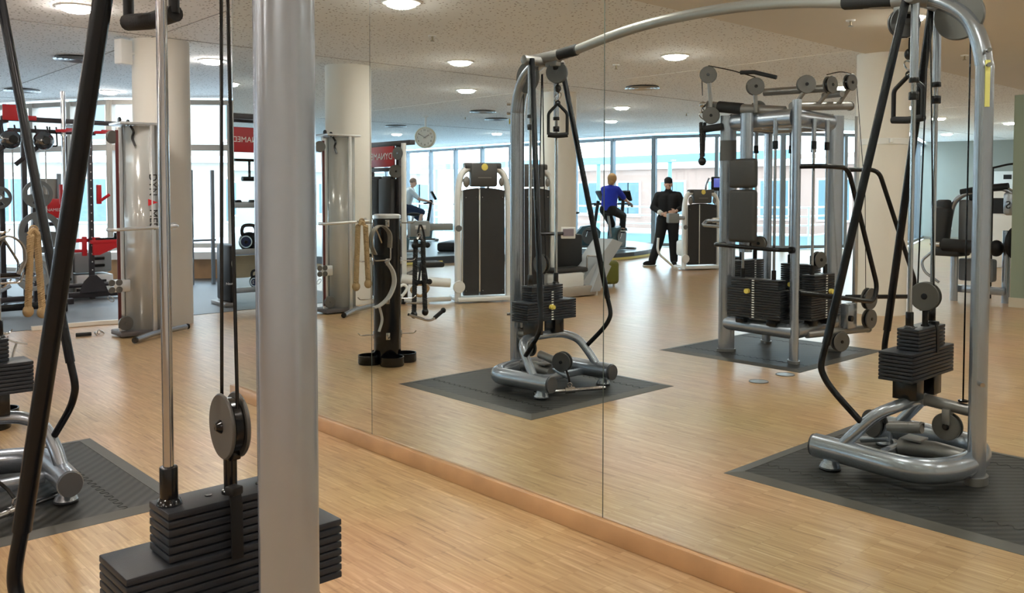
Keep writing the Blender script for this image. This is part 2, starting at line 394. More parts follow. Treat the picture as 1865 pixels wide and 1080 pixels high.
# glazing ------------------------------------------------------------
def window_run(n, a, b, parts, frame_m, z0=0.02, z1=3.02, transoms=(), mw=0.09):
    a = V((a[0], a[1], 0)); b = V((b[0], b[1], 0)); d = (b-a); L_ = d.length; d.normalize(); ang = math.atan2(d.y, d.x)
    mb = MB()
    for i in range(parts+1):
        p = a+d*(L_*i/parts); mb.box((p.x, p.y, (z0+z1)/2), (mw, 0.14, z1-z0), ang)
    c = (a+b)/2
    for z, h in [(z0+0.04, 0.08), (z1-0.03, 0.08)]+list(transoms):
        mb.box((c.x, c.y, z), (L_, 0.10, h), ang)
    f = struct('window_%d' % n, mb, frame_m, True)
    g = MB().box((c.x, c.y, (z0+z1)/2), (L_, 0.012, z1-z0-0.1), ang)
    o = part('window_glass', g, M_glass, f, flat=True)
    # head above the frame
    return f
LT = [(2.22, 0.10)]
window_run(1, (-13.2, 9.4), (-14.45, 6.65), 2, mullw, 0.5, 3.02, LT)
window_run(2, (-14.45, 6.65), (-15.75, 5.1), 1, mullw, 0.5, 3.02, LT)
window_run(3, (-15.75, 5.1), (-18.1, 3.9), 3, mullw, 0.02, 3.02, LT)
window_run(4, (-18.1, 3.9), (-24.5, 0.5), 5, mullw, 0.02, 3.02, LT)
window_run(5, (-24.5, 0.5), (-28.4, -6), 5, mullw, 0.02, 3.02, LT)
window_run(6, (-28.4, -6), (-28.0, -13.7), 5, mull, 0.02, 3.0)
window_run(7, (-28.0, -13.7), (-18.0, -13.6), 7, mull, 0.02, 3.0)
window_run(8, (-18.0, -13.6), (-15.05, -13.6), 2, mull, 0.02, 3.0)
window_run(9, (-15.05, -13.6), (-12.0, -15.0), 2, mull, 0.02, 3.0)
window_run(10, (-12.0, -15.0), (-10.3, -18.2), 2, mull, 0.02, 3.0)
window_run(11, (-10.3, -18.2), (-11.9, -23.3), 3, mull, 0.02, 3.0)
struct('wall_sill', MB().prism([(-13.2, 9.4, 0), (-14.45, 6.65, 0), (-15.75, 5.1, 0), (-15.4, 4.9, 0), (-14.1, 6.5, 0), (-12.9, 9.4, 0)], (0, 0, 0), (0, 0, 0.34)), M_base, True)
struct('trim_9', MB().prism([(-13.25, 9.4, 0.34), (-14.5, 6.68, 0.34), (-15.8, 5.1, 0.34), (-15.2, 4.85, 0.34), (-13.95, 6.4, 0.34), (-12.75, 9.4, 0.34)], (0, 0, 0.34), (0, 0, 0.46)), mat('sill_white', (0.80, 0.78, 0.74), 0.5), True)
struct('wall_front', MB().bb(-13.3, -5.7, 9.3, 9.5, 0, CEIL), wallw, True)
struct('wall_end', MB().bb(-5.86, -5.66, 2.95, 9.3, 0, CEIL), wallw, True)
struct('wall_far', MB().prism([(-11.9, -23.3, 0), (-10.9, -23.5, 0), (-10.9, -23.9, 0), (-12.2, -23.9, 0)], (0, 0, 0), (0, 0, CEIL)), wallg, True)

# outside -------------------------------------------------------------
struct('ground', MB().bb(-75, 40, -75, 60, -0.5, -0.22), M_ground, True)
def railing(pts, label):
    t = root('balustrade', (*pts[0], -0.2), label, 'railing')
    mb = MB(); mp = MB()
    for (ax, ay), (bx, by) in zip(pts, pts[1:]):
        for z in (0.25, 0.55, 0.8, 1.05): mb.cyl((ax, ay, z), (bx, by, z), 0.028, 8)
        L_ = math.hypot(bx-ax, by-ay); n = max(1, int(L_/1.6))
        for i in range(n): part('post', MB().cyl((ax+(bx-ax)*i/n, ay+(by-ay)*i/n, -0.22), (ax+(bx-ax)*i/n, ay+(by-ay)*i/n, 1.08), 0.03, 8), white, t)
    part('rail', mb, white, t)
    g = MB()
    for (ax, ay), (bx, by) in zip(pts, pts[1:]): g.box(((ax+bx)/2, (ay+by)/2, 0.05), (math.hypot(bx-ax, by-ay), 0.01, 0.42), math.atan2(by-ay, bx-ax))
    part('lower_panel', g, mat('pale_blue_panel', (0.50, 0.72, 0.80), 0.3), t)
    return t
railing([(-30, -15.4), (-18, -15.3), (-14.6, -15.6), (-12.6, -17.4), (-13.3, -21)], 'white metal balustrade on the terrace outside the far curved glazing')
def building(loc, w, d, h, rz, m, label, cols, rows, winw=1.3, winh=1.6):
    t = root('building', (loc[0], loc[1], -0.22), label, 'building')
    R = Matrix.Rotation(rz, 4, 'Z')
    def tr(x, y, z): p = R @ V((x, y, z)); return (loc[0]+p.x, loc[1]+p.y, p.z)
    part('wall', MB().box(tr(0, 0, h/2-0.22), (w, d, h), rz), m, t, flat=True)
    for i in range(cols):
        for j in range(rows):
            x = -w/2+(i+0.5)*w/cols; z = 1.2+j*3.1
            fr = part('window', MB().box(tr(x, -d/2-0.03, z), (winw+0.16, 0.1, winh+0.16), rz).box(tr(x, -d/2-0.05, z), (0.08, 0.12, winh), rz), white, t, flat=True)
            part('pane', MB().box(tr(x, -d/2-0.07, z), (winw, 0.08, winh), rz), M_bwin, fr, flat=True)
    for j in range(rows): 
        part('cornice', MB().box(tr(0, -d/2-0.1, 2.75+j*3.1), (w+0.2, 0.3, 0.25), rz), white, t, flat=True)
building((-24, -31, 0), 16, 6, 3.3, math.pi, M_brick, 'pinkish brick building with white window frames beyond the terrace balustrade', 6, 1)
building((-7.5, -40, 0), 14, 6, 3.6, math.pi, M_pale, 'cream building with pale cornices beyond the far right glazing', 5, 1)
building((-45, -18, 0), 18, 6, 3.9, math.pi/2, M_pale, 'low cream building seen past the treadmill windows at left of the mirror', 6, 1)
building((-34, 17, 0), 26, 6, 9, -math.pi*0.80+math.pi*1.0+0.25, M_pale, 'pale building across the street behind the power rack windows', 9, 2)
building((-33, 30, 0), 10, 6, 9, 0.55, M_brick, 'dark red brick building behind the round column windows', 3, 3)
# canopy outside the far glazing
t = root('canopy', (-20, -17.2, 2.9), 'pale blue steel canopy running above the terrace outside the glazing', 'canopy')
cb = mat('canopy_blue', (0.20, 0.42, 0.55), 0.4)
part('fascia', MB().bb(-32, -13.6, -18.5, -18.3, 2.5, 2.75).bb(-32, -13.0, -16.3, -16.2, 3.15, 3.25), cb, t, flat=True)
for i in range(6): part('post', MB().cyl((-31+i*3.2, -18.4, -0.22), (-31+i*3.2, -18.4, 2.5), 0.07, 10), cb, t)

# ================================================================== CEILING FITTINGS
ring_m = mat('lamp_ring', (0.85, 0.84, 0.80), 0.4); lamp_m = mat('lamp_diffuser', (1, 1, 1), 0.5, emit=(1.0, 0.94, 0.85), estr=LAMP)
lamps = [(-6.3, 0.92, 'round recessed ceiling downlight nearest the mirror, above the accessory stand'),
 (-8.6, -1.6, 'round recessed downlight left of the arched bar, near the acoustic column'),
 (-10.85, -3.55, 'round recessed downlight directly behind the left tower pole'),
 (-6.5, -3.2, 'round recessed downlight left of the multi station'),
 (-11.0, -7.5, 'round recessed downlight right of the mirror seam above the cyclist'),
 (-13.2, -9.7, 'small round downlight close to the glazing above the cyclist'),
 (-20.0, -8.6, 'small round downlight left of the hanging clock'),
 (-18.0, -10.5, 'small round downlight right of the hanging clock'),
 (-7.3, -16.9, 'round downlight far back near the green exit sign'),
 (-9.8, -19.7, 'round downlight far back between the guide rods'),
 (-12.4, -26.5, None),
 (-7.9, -14.4, 'round downlight far back next to the right tower pole'),
 (-8.4, 2.45, 'round recessed downlight at the top left beside the black tube'),
 (-10.6, 4.65, 'round recessed downlight right of the round column'),
 (-14.9, 4.8, 'round recessed downlight behind the small speaker box'),
 (-4.2, 0.9, 'ceiling downlight over the pulley machine, seen only from further back'),
 (-1.9, -0.6, 'round ceiling downlight over the empty floor right of the near tower'), (-2.3, 1.8, 'round ceiling downlight between the near tower and the mirror'), (-0.2, 1.4, 'round ceiling downlight behind the viewer to the right'), (-1.0, -3.2, 'round ceiling downlight two metres behind the viewer'), (1.6, 0.4, 'round ceiling downlight right of the viewer near the plain wall'), (1.6, -3.0, 'round ceiling downlight behind the viewer by the plain wall'), (-2.2, -6.2, 'round ceiling downlight on the smooth ceiling past the multi station'), (-6.6, -7.6, 'round ceiling downlight beyond the banded column'), (-7.2, -11.5, 'round ceiling downlight on the perforated ceiling before the far glazing'), (-3.2, -11.0, 'round ceiling downlight between the partition and the far wall'), (-4.0, -15.5, 'round ceiling downlight near the far grey wall'), (-14.9, 1.2, 'round ceiling downlight above the grey sports floor by the windows'), (-12.6, -0.4, 'round ceiling downlight above the kettlebell rig'), (-3.6, -2.9, 'round ceiling downlight directly above the four-post multi station'), (1.0, -9.0, 'round ceiling downlight in the far back right corner area'), (-17.0, -3.5, 'round ceiling downlight above the dark cardio platform'), (-0.5, -20, 'round ceiling downlight deep in the back right of the room')]
lp = None
def nbr(x, y): return 'round recessed ceiling downlight out of view'
for i, (x, y, lb) in enumerate(lamps):
    if y < -23: continue
    z = CEIL-(0.012 if x > -4.87 else 0)
    if lp is None:
        lp = root('ceiling_downlight', (x, y, z), lb, 'ceiling light', 'round ceiling downlights')
        part('trim_ring', MB().lathe((x, y, z-0.012), [(0.135, 0.0), (0.165, 0.0), (0.175, 0.012), (0.135, 0.012)], 32, loop=True), ring_m, lp)
        part('diffuser', MB().lathe((x, y, z-0.050), [(0.001, 0), (0.09, 0.004), (0.125, 0.018), (0.134, 0.05)], 32), lamp_m, lp)
    else:
        c = copy_thing(lp, (x, y, z), lb or 'round recessed ceiling downlight outside the photographed area')
sp = None
for x, y, lb in [(-7.4, -0.25, 'small sprinkler head left of the bright downlight by the arched bar'), (-7.46, -3.24, 'small sprinkler head just right of the middle mirror seam'),
              (-4.03, -2.64, 'small sprinkler head on the smooth ceiling under the arched bar end'), (-4.12, -5.64, 'small sprinkler head on the smooth ceiling beside the right tower'),
              (-11.2, -5.4, 'small sprinkler head between the left tower rods'), (-14.6, -6.6, 'small sprinkler head near the hanging clock'), (-10.9, -9.4, 'small sprinkler head above the standing man')]:
    z = CEIL-(0.012 if x > -4.87 else 0)
    if sp is None:
        sp = root('sprinkler', (x, y, z), lb, 'sprinkler', 'ceiling sprinklers')
        part('rosette', MB().lathe((x, y, z-0.012), [(0.045, 0.012), (0.04, 0.0), (0.01, 0.0), (0.01, 0.012)], 20), white, sp)
        part('sprinkler_head', MB().cyl((x, y, z-0.045), (x, y, z), 0.010, 10).lathe((x, y, z-0.06), [(0.022, 0), (0.024, 0.003), (0.008, 0.012), (0.008, 0.02)], 12), mat('brass', (0.35, 0.30, 0.2), 0.4, 0.6), sp)
    else: copy_thing(sp, (x, y, z), lb)
vt = None
for x, y, lb in [(-8.71, -5.3, 'round ceiling air diffuser left of the multi station'), (-13.36, -6.04, 'round ceiling air diffuser left of the left tower, upper one'), (-14.5, -7.4, 'round ceiling air diffuser left of the left tower, lower one'),
              (-17.6, -6.9, 'round ceiling air diffuser near the mirror seam beside the clock'), (-11.5, 3.35, 'round ceiling air diffuser left of the small speaker box'), (-15.57, 3.71, 'round ceiling air diffuser above the power rack')]:
    if vt is None:
        vt = root('ceiling_air_diffuser', (x, y, CEIL), lb, 'air vent', 'round ceiling air diffusers')
        mb = MB()
        for r in (0.06, 0.12, 0.18, 0.24): mb.lathe((x, y, CEIL-0.03), [(r-0.006, 0.018), (r+0.022, 0.0), (r+0.028, 0.004), (r, 0.022)], 28, loop=True)
        part('vent_rings', mb, alu, vt)
        part('vent_opening', MB().lathe((x, y, CEIL-0.004), [(0.001, 0), (0.25, 0), (0.25, 0.003), (0.001, 0.003)], 28), blkm, vt)
    else: copy_thing(vt, (x, y, CEIL), lb)
# clock
cx, cy = -15.13, -5.94; cz = 2.63
nrm = V((0.62, 0.78, 0)).normalized(); rt = V((0, 0, 1)).cross(nrm)   # dial faces the mirror side
t = root('wall_clock', (cx, cy, CEIL), 'round cream station clock hanging from the ceiling on a short rod', 'clock')
part('hanger', MB().cyl((cx, cy, cz+0.2), (cx, cy, CEIL-0.01), 0.02, 12).lathe((cx, cy, CEIL-0.03), [(0.03, 0), (0.07, 0.02), (0.07, 0.03), (0.02, 0.03)], 20), white, t)
cm = mat('clock_case', (0.72, 0.66, 0.50), 0.5)
cs = part('case', MB().lathe(V((cx, cy, cz))-nrm*0.07, [(0.19, 0), (0.222, 0.01), (0.225, 0.13), (0.205, 0.145), (0.2, 0.13), (0.19, 0.128)], 40, nrm), cm, t)
part('dial', MB().disc(V((cx, cy, cz))+nrm*0.061, 0.2, 0.004, nrm, 40), mat('dial_cream', (0.74, 0.71, 0.64), 0.6), t)
f = V((cx, cy, cz))+nrm*0.066
rr = nrm.cross(V((0, 0, 1)))*-1   # to the right when facing the dial
def ang_dir(h): 
    a = math.radians(h); return rr*math.sin(a)+V((0, 0, 1))*math.cos(a)
hm = MB(); hm.strap([f-ang_dir(302)*0.03, f+ang_dir(302)*0.11], 0.016, 0.004, nrm.cross(ang_dir(302)))
part('hour_hand', hm, blk, t)
mm = MB(); mm.strap([f-ang_dir(60)*0.03+nrm*0.004, f+ang_dir(60)*0.165+nrm*0.004], 0.012, 0.004, nrm.cross(ang_dir(60)))
part('minute_hand', mm, blk, t)
for i in range(12):
    a = ang_dir(30*(i+1)); text('numeral', str(i+1), 0.052, f+a*0.155-nrm*0.001, rr, (0, 0, 1), blk, t, 0.001)
# speaker on the column
t = root('wall_speaker', (-9.66, 3.3, 2.79), 'small white box speaker on the left side of the round column', 'speaker')
part('speaker_case', MB().box((-9.66, 3.27, 2.92), (0.11, 0.15, 0.26), 0.4, 0.012), white, t)
part('bracket', MB().cyl((-9.67, 3.30, 2.92), (-9.69, 3.42, 2.92), 0.02, 10), white, t)
# exit sign
t = root('exit_sign', (-6.09, -15.0, 2.53), 'small green emergency exit sign hanging near the partition', 'exit sign')
part('sign_box', MB().box((-6.09, -15.0, 2.62), (0.30, 0.05, 0.17), 0.2, 0.01), mat('exit_green', (0.0, 0.28, 0.12), 0.5, emit=(0.0, 0.6, 0.25), estr=0.5), t)
part('pictogram', MB().box((-6.05, -14.97, 2.62), (0.08, 0.01, 0.1), 0.2).box((-6.15, -14.99, 2.62), (0.07, 0.01, 0.03), 0.2), white, t)
part('hanger', MB().cyl((-6.09, -15.0, 2.70), (-6.09, -15.0, CEIL), 0.01, 8), white, t)

# ================================================================== CABLE CROSSOVER
def plates(x0, x1, y0, y1, z0, n, th, gap, holes=False):
    for k in range(n): yield (x0, x1, y0, y1, z0+k*(th+gap), z0+k*(th+gap)+th)
CC = root('cable_crossover', (-3.25, 0.85, 0.02), 'silver cable crossover: two pulley towers joined by a high arched bar, standing on black mats', 'gym machine')
YC = 0.85
def tower(s):
    "s=+1: the tower nearest the camera (x as given); s=-1: mirrored about x=-3.25"
    def X(x): return x if s > 0 else -6.5-x
    def P(x, y, z): return V((X(x), y, z))
    # upright post: oval section, curling inward at the top
    mb = MB()
    path = [P(-1.60, YC, 0.02), P(-1.60, YC, 1.0), P(-1.60, YC, 1.93), P(-1.605, YC, 2.05), P(-1.63, YC, 2.17), P(-1.68, YC, 2.27), P(-1.76, YC, 2.34), P(-1.84, YC, 2.38), P(-1.90, YC, 2.395)]
    mb.oval(smooth_path(path, 4), 0.065, 0.0375, (0, 1, 0), 28)
    po = part('post', mb, silver, CC)
    part('post_foot', MB().sweep([P(-1.60, YC, 0.012), P(-1.60, YC, 0.05)], [(0.078*math.cos(a), 0.05*math.sin(a)) for a in [i*math.pi/12 for i in range(24)]], False, (0, 1, 0)), silver_dk, CC)
    # decals and bolts on the post
    if s > 0:
        part('measuring_label', MB().box(P(-1.570, YC+0.048, 1.945), (0.022, 0.004, 0.22), 0.0, 0.0, Matrix.Rotation(-0.85, 3, 'Z')), mat('yellow_label', (0.78, 0.72, 0.22), 0.5), po, 'yellow printed label strip')
    else:
        part('badge', MB().box(P(-1.562, YC+0.035, 1.97), (0.05, 0.012, 0.035), 0.95), yellow, po, 'small yellow badge')
    for z in (2.10, 2.03, 0.51): part('bolt', MB().cyl(P(-1.572, YC+0.045, z), P(-1.556, YC+0.068, z), 0.011, 10), chrome, po)
    # base frame : horseshoe tube with two arms
    arm = [P(-2.275, YC+0.315, 0.118), P(-2.12, YC+0.325, 0.116), P(-1.95, YC+0.335, 0.112), P(-1.80, YC+0.335, 0.108), P(-1.71, YC+0.29, 0.106), P(-1.655, YC+0.19, 0.105), P(-1.63, YC+0.08, 0.105), P(-1.628, YC, 0.105)]
    arm2 = [V((p.x, 2*YC-p.y, p.z)) for p in arm]
    full = arm+arm2[::-1][1:]
    part('base_frame', MB().oval(smooth_path(full, 5), 0.061, 0.056, (0, 0, 1), 24), silver, CC)
    for sy in (1, -1):
        part('end_cap', MB().oval([P(-2.276, YC+sy*0.315, 0.118), P(-2.288, YC+sy*0.314, 0.118), P(-2.291, YC+sy*0.314, 0.118)], 0.056, 0.051, (0, 0, 1), 24), mat('end_cap_dark', (0.06, 0.063, 0.07), 0.4), CC)
        ft = MB().lathe(P(-2.19, YC+sy*0.32, 0.020), [(0.050, 0), (0.052, 0.006), (0.044, 0.022), (0.034, 0.034), (0.032, 0.06)], 24)
        part('foot', ft, silver, CC)
        part('foot_pad', MB().lathe(P(-2.19, YC+sy*0.32, 0.0115), [(0.053, 0), (0.055, 0.006), (0.050, 0.009)], 24), blkm, CC)
    # arch
    top = 0.375
    ar = [P(-2.13, YC+0.325, 0.14), P(-2.05, YC+0.315, 0.235), P(-1.97, YC+0.285, 0.325), P(-1.91, YC+0.215, 0.365), P(-1.885, YC+0.12, top+0.003), P(-1.885, YC, top+0.005)]
    ar2 = [V((p.x, 2*YC-p.y, p.z)) for p in ar]
    part('arch', MB().tube(smooth_path(ar+ar2[::-1][1:], 5), 0.030, 18), silver, CC)
    part('strut', MB().tube([P(-1.86, YC, top+0.005), P(-1.61, YC, top-0.015)], 0.029, 18).ring(P(-1.85, YC, top+0.004), 0.030, 0.003, (1, 0, 0.05)), silver_dk, CC)
    # weight stack
    for ya, yb in ((0.70, 0.79), (0.915, 1.005)): part('stack_support', MB().bb(X(-1.95), X(-1.83), ya, yb, 0.395, 0.50, 0.004), blk, CC)
    st = part('weight_stack', MB().bb(X(-1.91), X(-1.86), 0.75, 0.95, 0.495, 0.752), blkm, CC)
    for b in plates(X(-1.98), X(-1.81), 0.60, 1.10, 0.500, 8, 0.0155, 0.0027): part('weight_plate', MB().bb(*b, 0.003), plate_m, st)
    for b in plates(X(-1.93), X(-1.82), 0.69, 1.01, 0.646, 6, 0.0155, 0.0027): part('weight_plate', MB().bb(*b, 0.003), plate_m, st)
    part('plate_holes', MB().cyl(P(-1.875, 0.80, 0.7525), P(-1.875, 0.80, 0.7545), 0.008, 10).cyl(P(-1.875, 0.92, 0.7525), P(-1.875, 0.92, 0.7545), 0.008, 10), blk, st)
    # number strip on the inner face and yellow pin
    ns = MB()
    for k in range(12): ns.bb(X(-1.982)-0.001, X(-1.982)+0.001, 0.842, 0.862, 0.505+k*0.0182, 0.513+k*0.0182)
    part('number_strip', ns, white, st)
    part('selector_pin', MB().cyl(P(-1.98, 0.87, 0.60), P(-2.005, 0.87, 0.60), 0.018, 16).cyl(P(-2.0, 0.87, 0.60), P(-2.02, 0.87, 0.60), 0.014, 16), yellow, st)
    # guide rods with collars
    for y in (0.715, 0.98):
        g = part('guide_rod', MB().cyl(P(-1.88, y, 0.75), P(-1.88, y, 2.37), 0.0115, 16), chrome, CC)
        part('rod_collar', MB().cyl(P(-1.88, y, 0.755), P(-1.88, y, 0.835), 0.019, 18, bev=0.003).lathe(P(-1.88, y, 0.755), [(0.027, 0), (0.024, 0.008), (0.02, 0.012)], 18), blk, g)
        part('upper_sleeve', MB().cyl(P(-1.88, y, 1.99), P(-1.88, y, 2.37), 0.020, 16), silver, g)
        part('stop_collar', MB().cyl(P(-1.88, y, 1.97), P(-1.88, y, 1.995), 0.024, 16, bev=0.003).cyl(P(-1.88, y, 1.885), P(-1.88, y, 1.925), 0.024, 16, bev=0.003), blk, g)
    # travelling pulley on the stack
    pc = P(-1.86, 0.845, 0.905)
    ax = V((0.06*s, 1.0, 0)).normalized()
    pl = part('travelling_pulley', MB().disc(pc+ax*0.017, 0.073, 0.008, ax, 44, 0.003).disc(pc-ax*0.017, 0.073, 0.008, ax, 44, 0.003), disc_m, CC)
    part('pulley_wheel', MB().disc(pc, 0.062, 0.024, ax, 32), blk, pl)
    part('pulley_bolt', MB().cyl(pc-ax*0.030, pc+ax*0.030, 0.010, 12).lathe(pc-ax*0.021, [(0.016, 0), (0.014, -0.004), (0.008, -0.012), (0.001, -0.013)], 14, ax).lathe(pc+ax*0.021, [(0.016, 0), (0.014, 0.004), (0.001, 0.005)], 14, ax), blk, pl)
    part('pulley_stem', MB().cyl((pc.x, pc.y, 0.752), (pc.x, pc.y, 0.83), 0.0145, 16).box((pc.x, pc.y, 0.84), (0.05, 0.03, 0.02), 0, 0.004).lathe((pc.x, pc.y, 0.752), [(0.02, 0), (0.02, 0.008), (0.015, 0.01)], 16), blk, pl)
    # cable over the pulley
    for dx in (-0.040, 0.040):
        part('lift_cable', MB().cyl(P(-1.86+dx, 0.845, 0.945), P(-1.865+dx*0.10, 0.848, 2.30), 0.0042, 8), blk, CC)
    if s > 0:
        part('hanging_strap', MB().strap([P(-1.812, 0.832, 0.772), P(-1.803, 0.832, 0.74), P(-1.800, 0.832, 0.625)], 0.026, 0.006, (0, 1, 0)).box(P(-1.815, 0.832, 0.772), (0.03, 0.03, 0.02), 0.3, 0.005), blkm, CC, 'black strap hanging over the plates')
    # guard bars
    for ytop, yj, sg in ((1.00, 1.195, 1), (0.70, 0.505, -1)):
        tp = P(-1.915, ytop, 2.39); jn = P(-2.208, yj, 0.655)
        gb = part('guard_bar', MB().tube([tp, jn], 0.0205, 16), blktube, CC)
        yb = YC+sg*0.335
        low = [jn+(tp-jn).normalized()*0.01, P(-2.225, yj+sg*0.012, 0.56), P(-2.215, yj+sg*0.010, 0.50), P(-2.16, yj+sg*0.0, 0.42), P(-2.02, YC+sg*0.315, 0.275)]
        part('lower_guard', MB().tube(smooth_path(low, 6), 0.0165, 14), blktube, gb)
    # top head, guard disc, high pulley
    part('top_head', MB().cyl(P(-1.72, YC, 2.405), P(-2.05, YC, 2.415), 0.045, 20, bev=0.01).cyl(P(-1.88, YC-0.20, 2.385), P(-1.88, YC+0.20, 2.385), 0.034, 18, bev=0.008).box(P(-1.98, YC, 2.37), (0.12, 0.05, 0.06), 0, 0.01), silver_dk, CC)
    part('guard_disc', MB().disc(P(-1.72, YC+0.005, 2.29), 0.118, 0.022, (0, 1, 0), 48).cyl(P(-1.72, YC-0.02, 2.29), P(-1.72, YC+0.03, 2.29), 0.011, 10), disc_m, CC)
    hp = P(-2.0, YC-0.02, 2.30); axh = V((0.75, 0.66*s, 0)).normalized() if s > 0 else V((0.55, 0.83, 0)).normalized()
    h = part('high_pulley', MB().disc(hp+axh*0.016, 0.078, 0.012, axh, 36, 0.003).disc(hp-axh*0.016, 0.078, 0.012, axh, 36, 0.003).cyl(hp-axh*0.03, hp+axh*0.03, 0.01, 12), mat('pulley_dark', (0.05, 0.05, 0.05), 0.45), CC)
    part('pulley_wheel', MB().disc(hp, 0.056, 0.022, axh, 30), blk, h)
    part('pulley_yoke', MB().box(hp+V((0, 0, 0.06)), (0.05, 0.06, 0.09), 0.7, 0.01).cyl(hp+V((0.0, 0, -0.08)), hp+V((0.0, 0, -0.03)), 0.018, 12), blk, h)
    # post cable and low pulleys
    part('post_cable', MB().cyl(P(-1.668, YC, 0.40), P(-1.668, YC, 2.20), 0.0042, 8), blk, CC)
    part('cable_grommet', MB().lathe(P(-1.668, YC, 0.40), [(0.022, 0), (0.024, 0.008), (0.01, 0.012)], 16), blk, CC)
    lp_ = P(-1.735, YC+0.01, 0.268); ay = V((0, 1, 0))
    l = part('low_pulley', MB().disc(lp_+ay*0.018, 0.068, 0.012, ay, 36, 0.003).disc(lp_-ay*0.018, 0.068, 0.012, ay, 36, 0.003), disc_m, CC)
    part('pulley_wheel', MB().disc(lp_, 0.057, 0.024, ay, 30).cyl(lp_-ay*0.034, lp_+ay*0.034, 0.012, 12).ring(lp_+ay*0.026, 0.014, 0.003, ay), blk, l)
    part('pulley_yoke', MB().box(lp_+V((0, 0, 0.05)), (0.04, 0.06, 0.08), 0, 0.006), silver_dk, l)
    part('spine_tube', MB().tube([P(-1.66, YC, 0.12), P(-1.80, YC, 0.13), P(-1.97, YC, 0.115)], 0.045, 16).box(P(-1.90, YC, 0.17), (0.10, 0.10, 0.012), 0, 0.003), silver_dk, CC)
    part('cable_housing', MB().cyl(P(-1.86, YC+0.01, 0.235), P(-2.03, YC+0.01, 0.205), 0.030, 18).ring(P(-1.862, YC+0.01, 0.234), 0.026, 0.005, (1, 0, -0.17)), silver_dk, CC)
    lp2 = P(-2.10, YC+0.02, 0.215); a2 = V((0.35, 0.93, 0)).normalized() if s < 0 else V((-0.35, 0.93, 0)).normalized()
    l2 = part('swivel_pulley', MB().disc(lp2+a2*0.02, 0.072, 0.013, a2, 36, 0.003).disc(lp2-a2*0.02, 0.072, 0.013, a2, 36, 0.003), mat('pulley_dark', (0.05, 0.05, 0.05), 0.45), CC)
    part('pulley_wheel', MB().disc(lp2, 0.06, 0.026, a2, 30).cyl(lp2-a2*0.036, lp2+a2*0.036, 0.012, 12), blk, l2)
    part('swivel_arm', MB().cyl(P(-2.02, YC+0.02, 0.15), P(-2.17, YC+0.03, 0.115), 0.018, 14, bev=0.004).box(P(-2.05, YC+0.02, 0.18), (0.09, 0.03, 0.08), 0, 0.01), silver, l2)
    part('cross_brace', MB().box(P(-2.0, YC, 0.09), (0.05, 0.56, 0.05), 0, 0.01), silver, CC)
tower(1); tower(-1)
# arched crossbar with black sleeves
bar = [(-4.62, YC, 2.405), (-4.40, YC, 2.415), (-4.2, YC, 2.45), (-3.9, YC, 2.497), (-3.6, YC, 2.525), (-3.25, YC, 2.535), (-2.9, YC, 2.525), (-2.6, YC, 2.497), (-2.3, YC, 2.45), (-2.1, YC, 2.415), (-1.88, YC, 2.405)]
part('arched_crossbar', MB().oval(smooth_path(bar, 4), 0.034, 0.026, (0, 0, 1), 20), mat('crossbar_grey', (0.34, 0.33, 0.31), 0.35, 0.5), CC)
for a, b in (((-4.55, YC, 2.41), (-4.28, YC, 2.437)), ((-1.95, YC, 2.41), (-2.32, YC, 2.452))):
    part('grip_sleeve', MB().cyl(a, b, 0.041, 18, bev=0.012), foam, CC)
# mats under the towers
def rubber_mat(x0, x1, y0, y1, label):
    t = root('rubber_mat', ((x0+x1)/2, (y0+y1)/2, 0), label, 'rubber mat', 'black puzzle mats under machines')
    b = 0.075
    part('centre_tiles', MB().bb(x0+b, x1-b, y0+b, y1-b, 0, 0.011), M_mat, t, flat=True)
    ew = 0.10
    def e(pl): return MB().prism(pl, (0, 0, 0), (0, 0, 0.0001))
    for (ax, ay, bx, by, ix, iy, jx, jy) in ((x0, y0, x1, y0, x1-b, y0+b, x0+b, y0+b), (x1, y0, x1, y1, x1-b, y1-b, x1-b, y0+b), (x1, y1, x0, y1, x0+b, y1-b, x1-b, y1-b), (x0, y1, x0, y0, x0+b, y0+b, x0+b, y1-b)):
        mb = MB(); mb._add([(ax, ay, 0.001), (bx, by, 0.001), (ix, iy, 0.0125), (jx, jy, 0.0125), (ax, ay, 0), (bx, by, 0), (ix, iy, 0), (jx, jy, 0)], [(0, 1, 2, 3), (4, 7, 6, 5), (0, 4, 5, 1), (2, 6, 7, 3), (1, 5, 6, 2), (0, 3, 7, 4)])
        part('bevelled_edge', mb, M_edge, t, flat=True)
    # interlocking teeth line
    tm = MB(); n = int((x1-x0-2*b)/0.06)
    for yy in (y0+0.26, y1-0.26):
        pts = []
        for i in range(n*4+1):
            pts.append((x0+b+(x1-x0-2*b)*i/(n*4), yy+0.014*(1 if (i//2) % 2 else -1), 0.0115))
        tm.strap(pts, 0.004, 0.0015, (0, 1, 0))
    part('puzzle_joint', tm, mat('joint_black', (0.01, 0.01, 0.01), 0.8), t)
    return t
rubber_mat(-2.54, -1.10, 0.18, 1.60, 'square black ribbed rubber mat under the pulley tower nearest the camera')
rubber_mat(-5.40, -3.96, 0.14, 1.60, 'square black ribbed rubber mat under the far left pulley tower')
rubber_mat(-4.98, -3.58, -2.46, -0.99, 'black rubber mat under the four-post multi station')
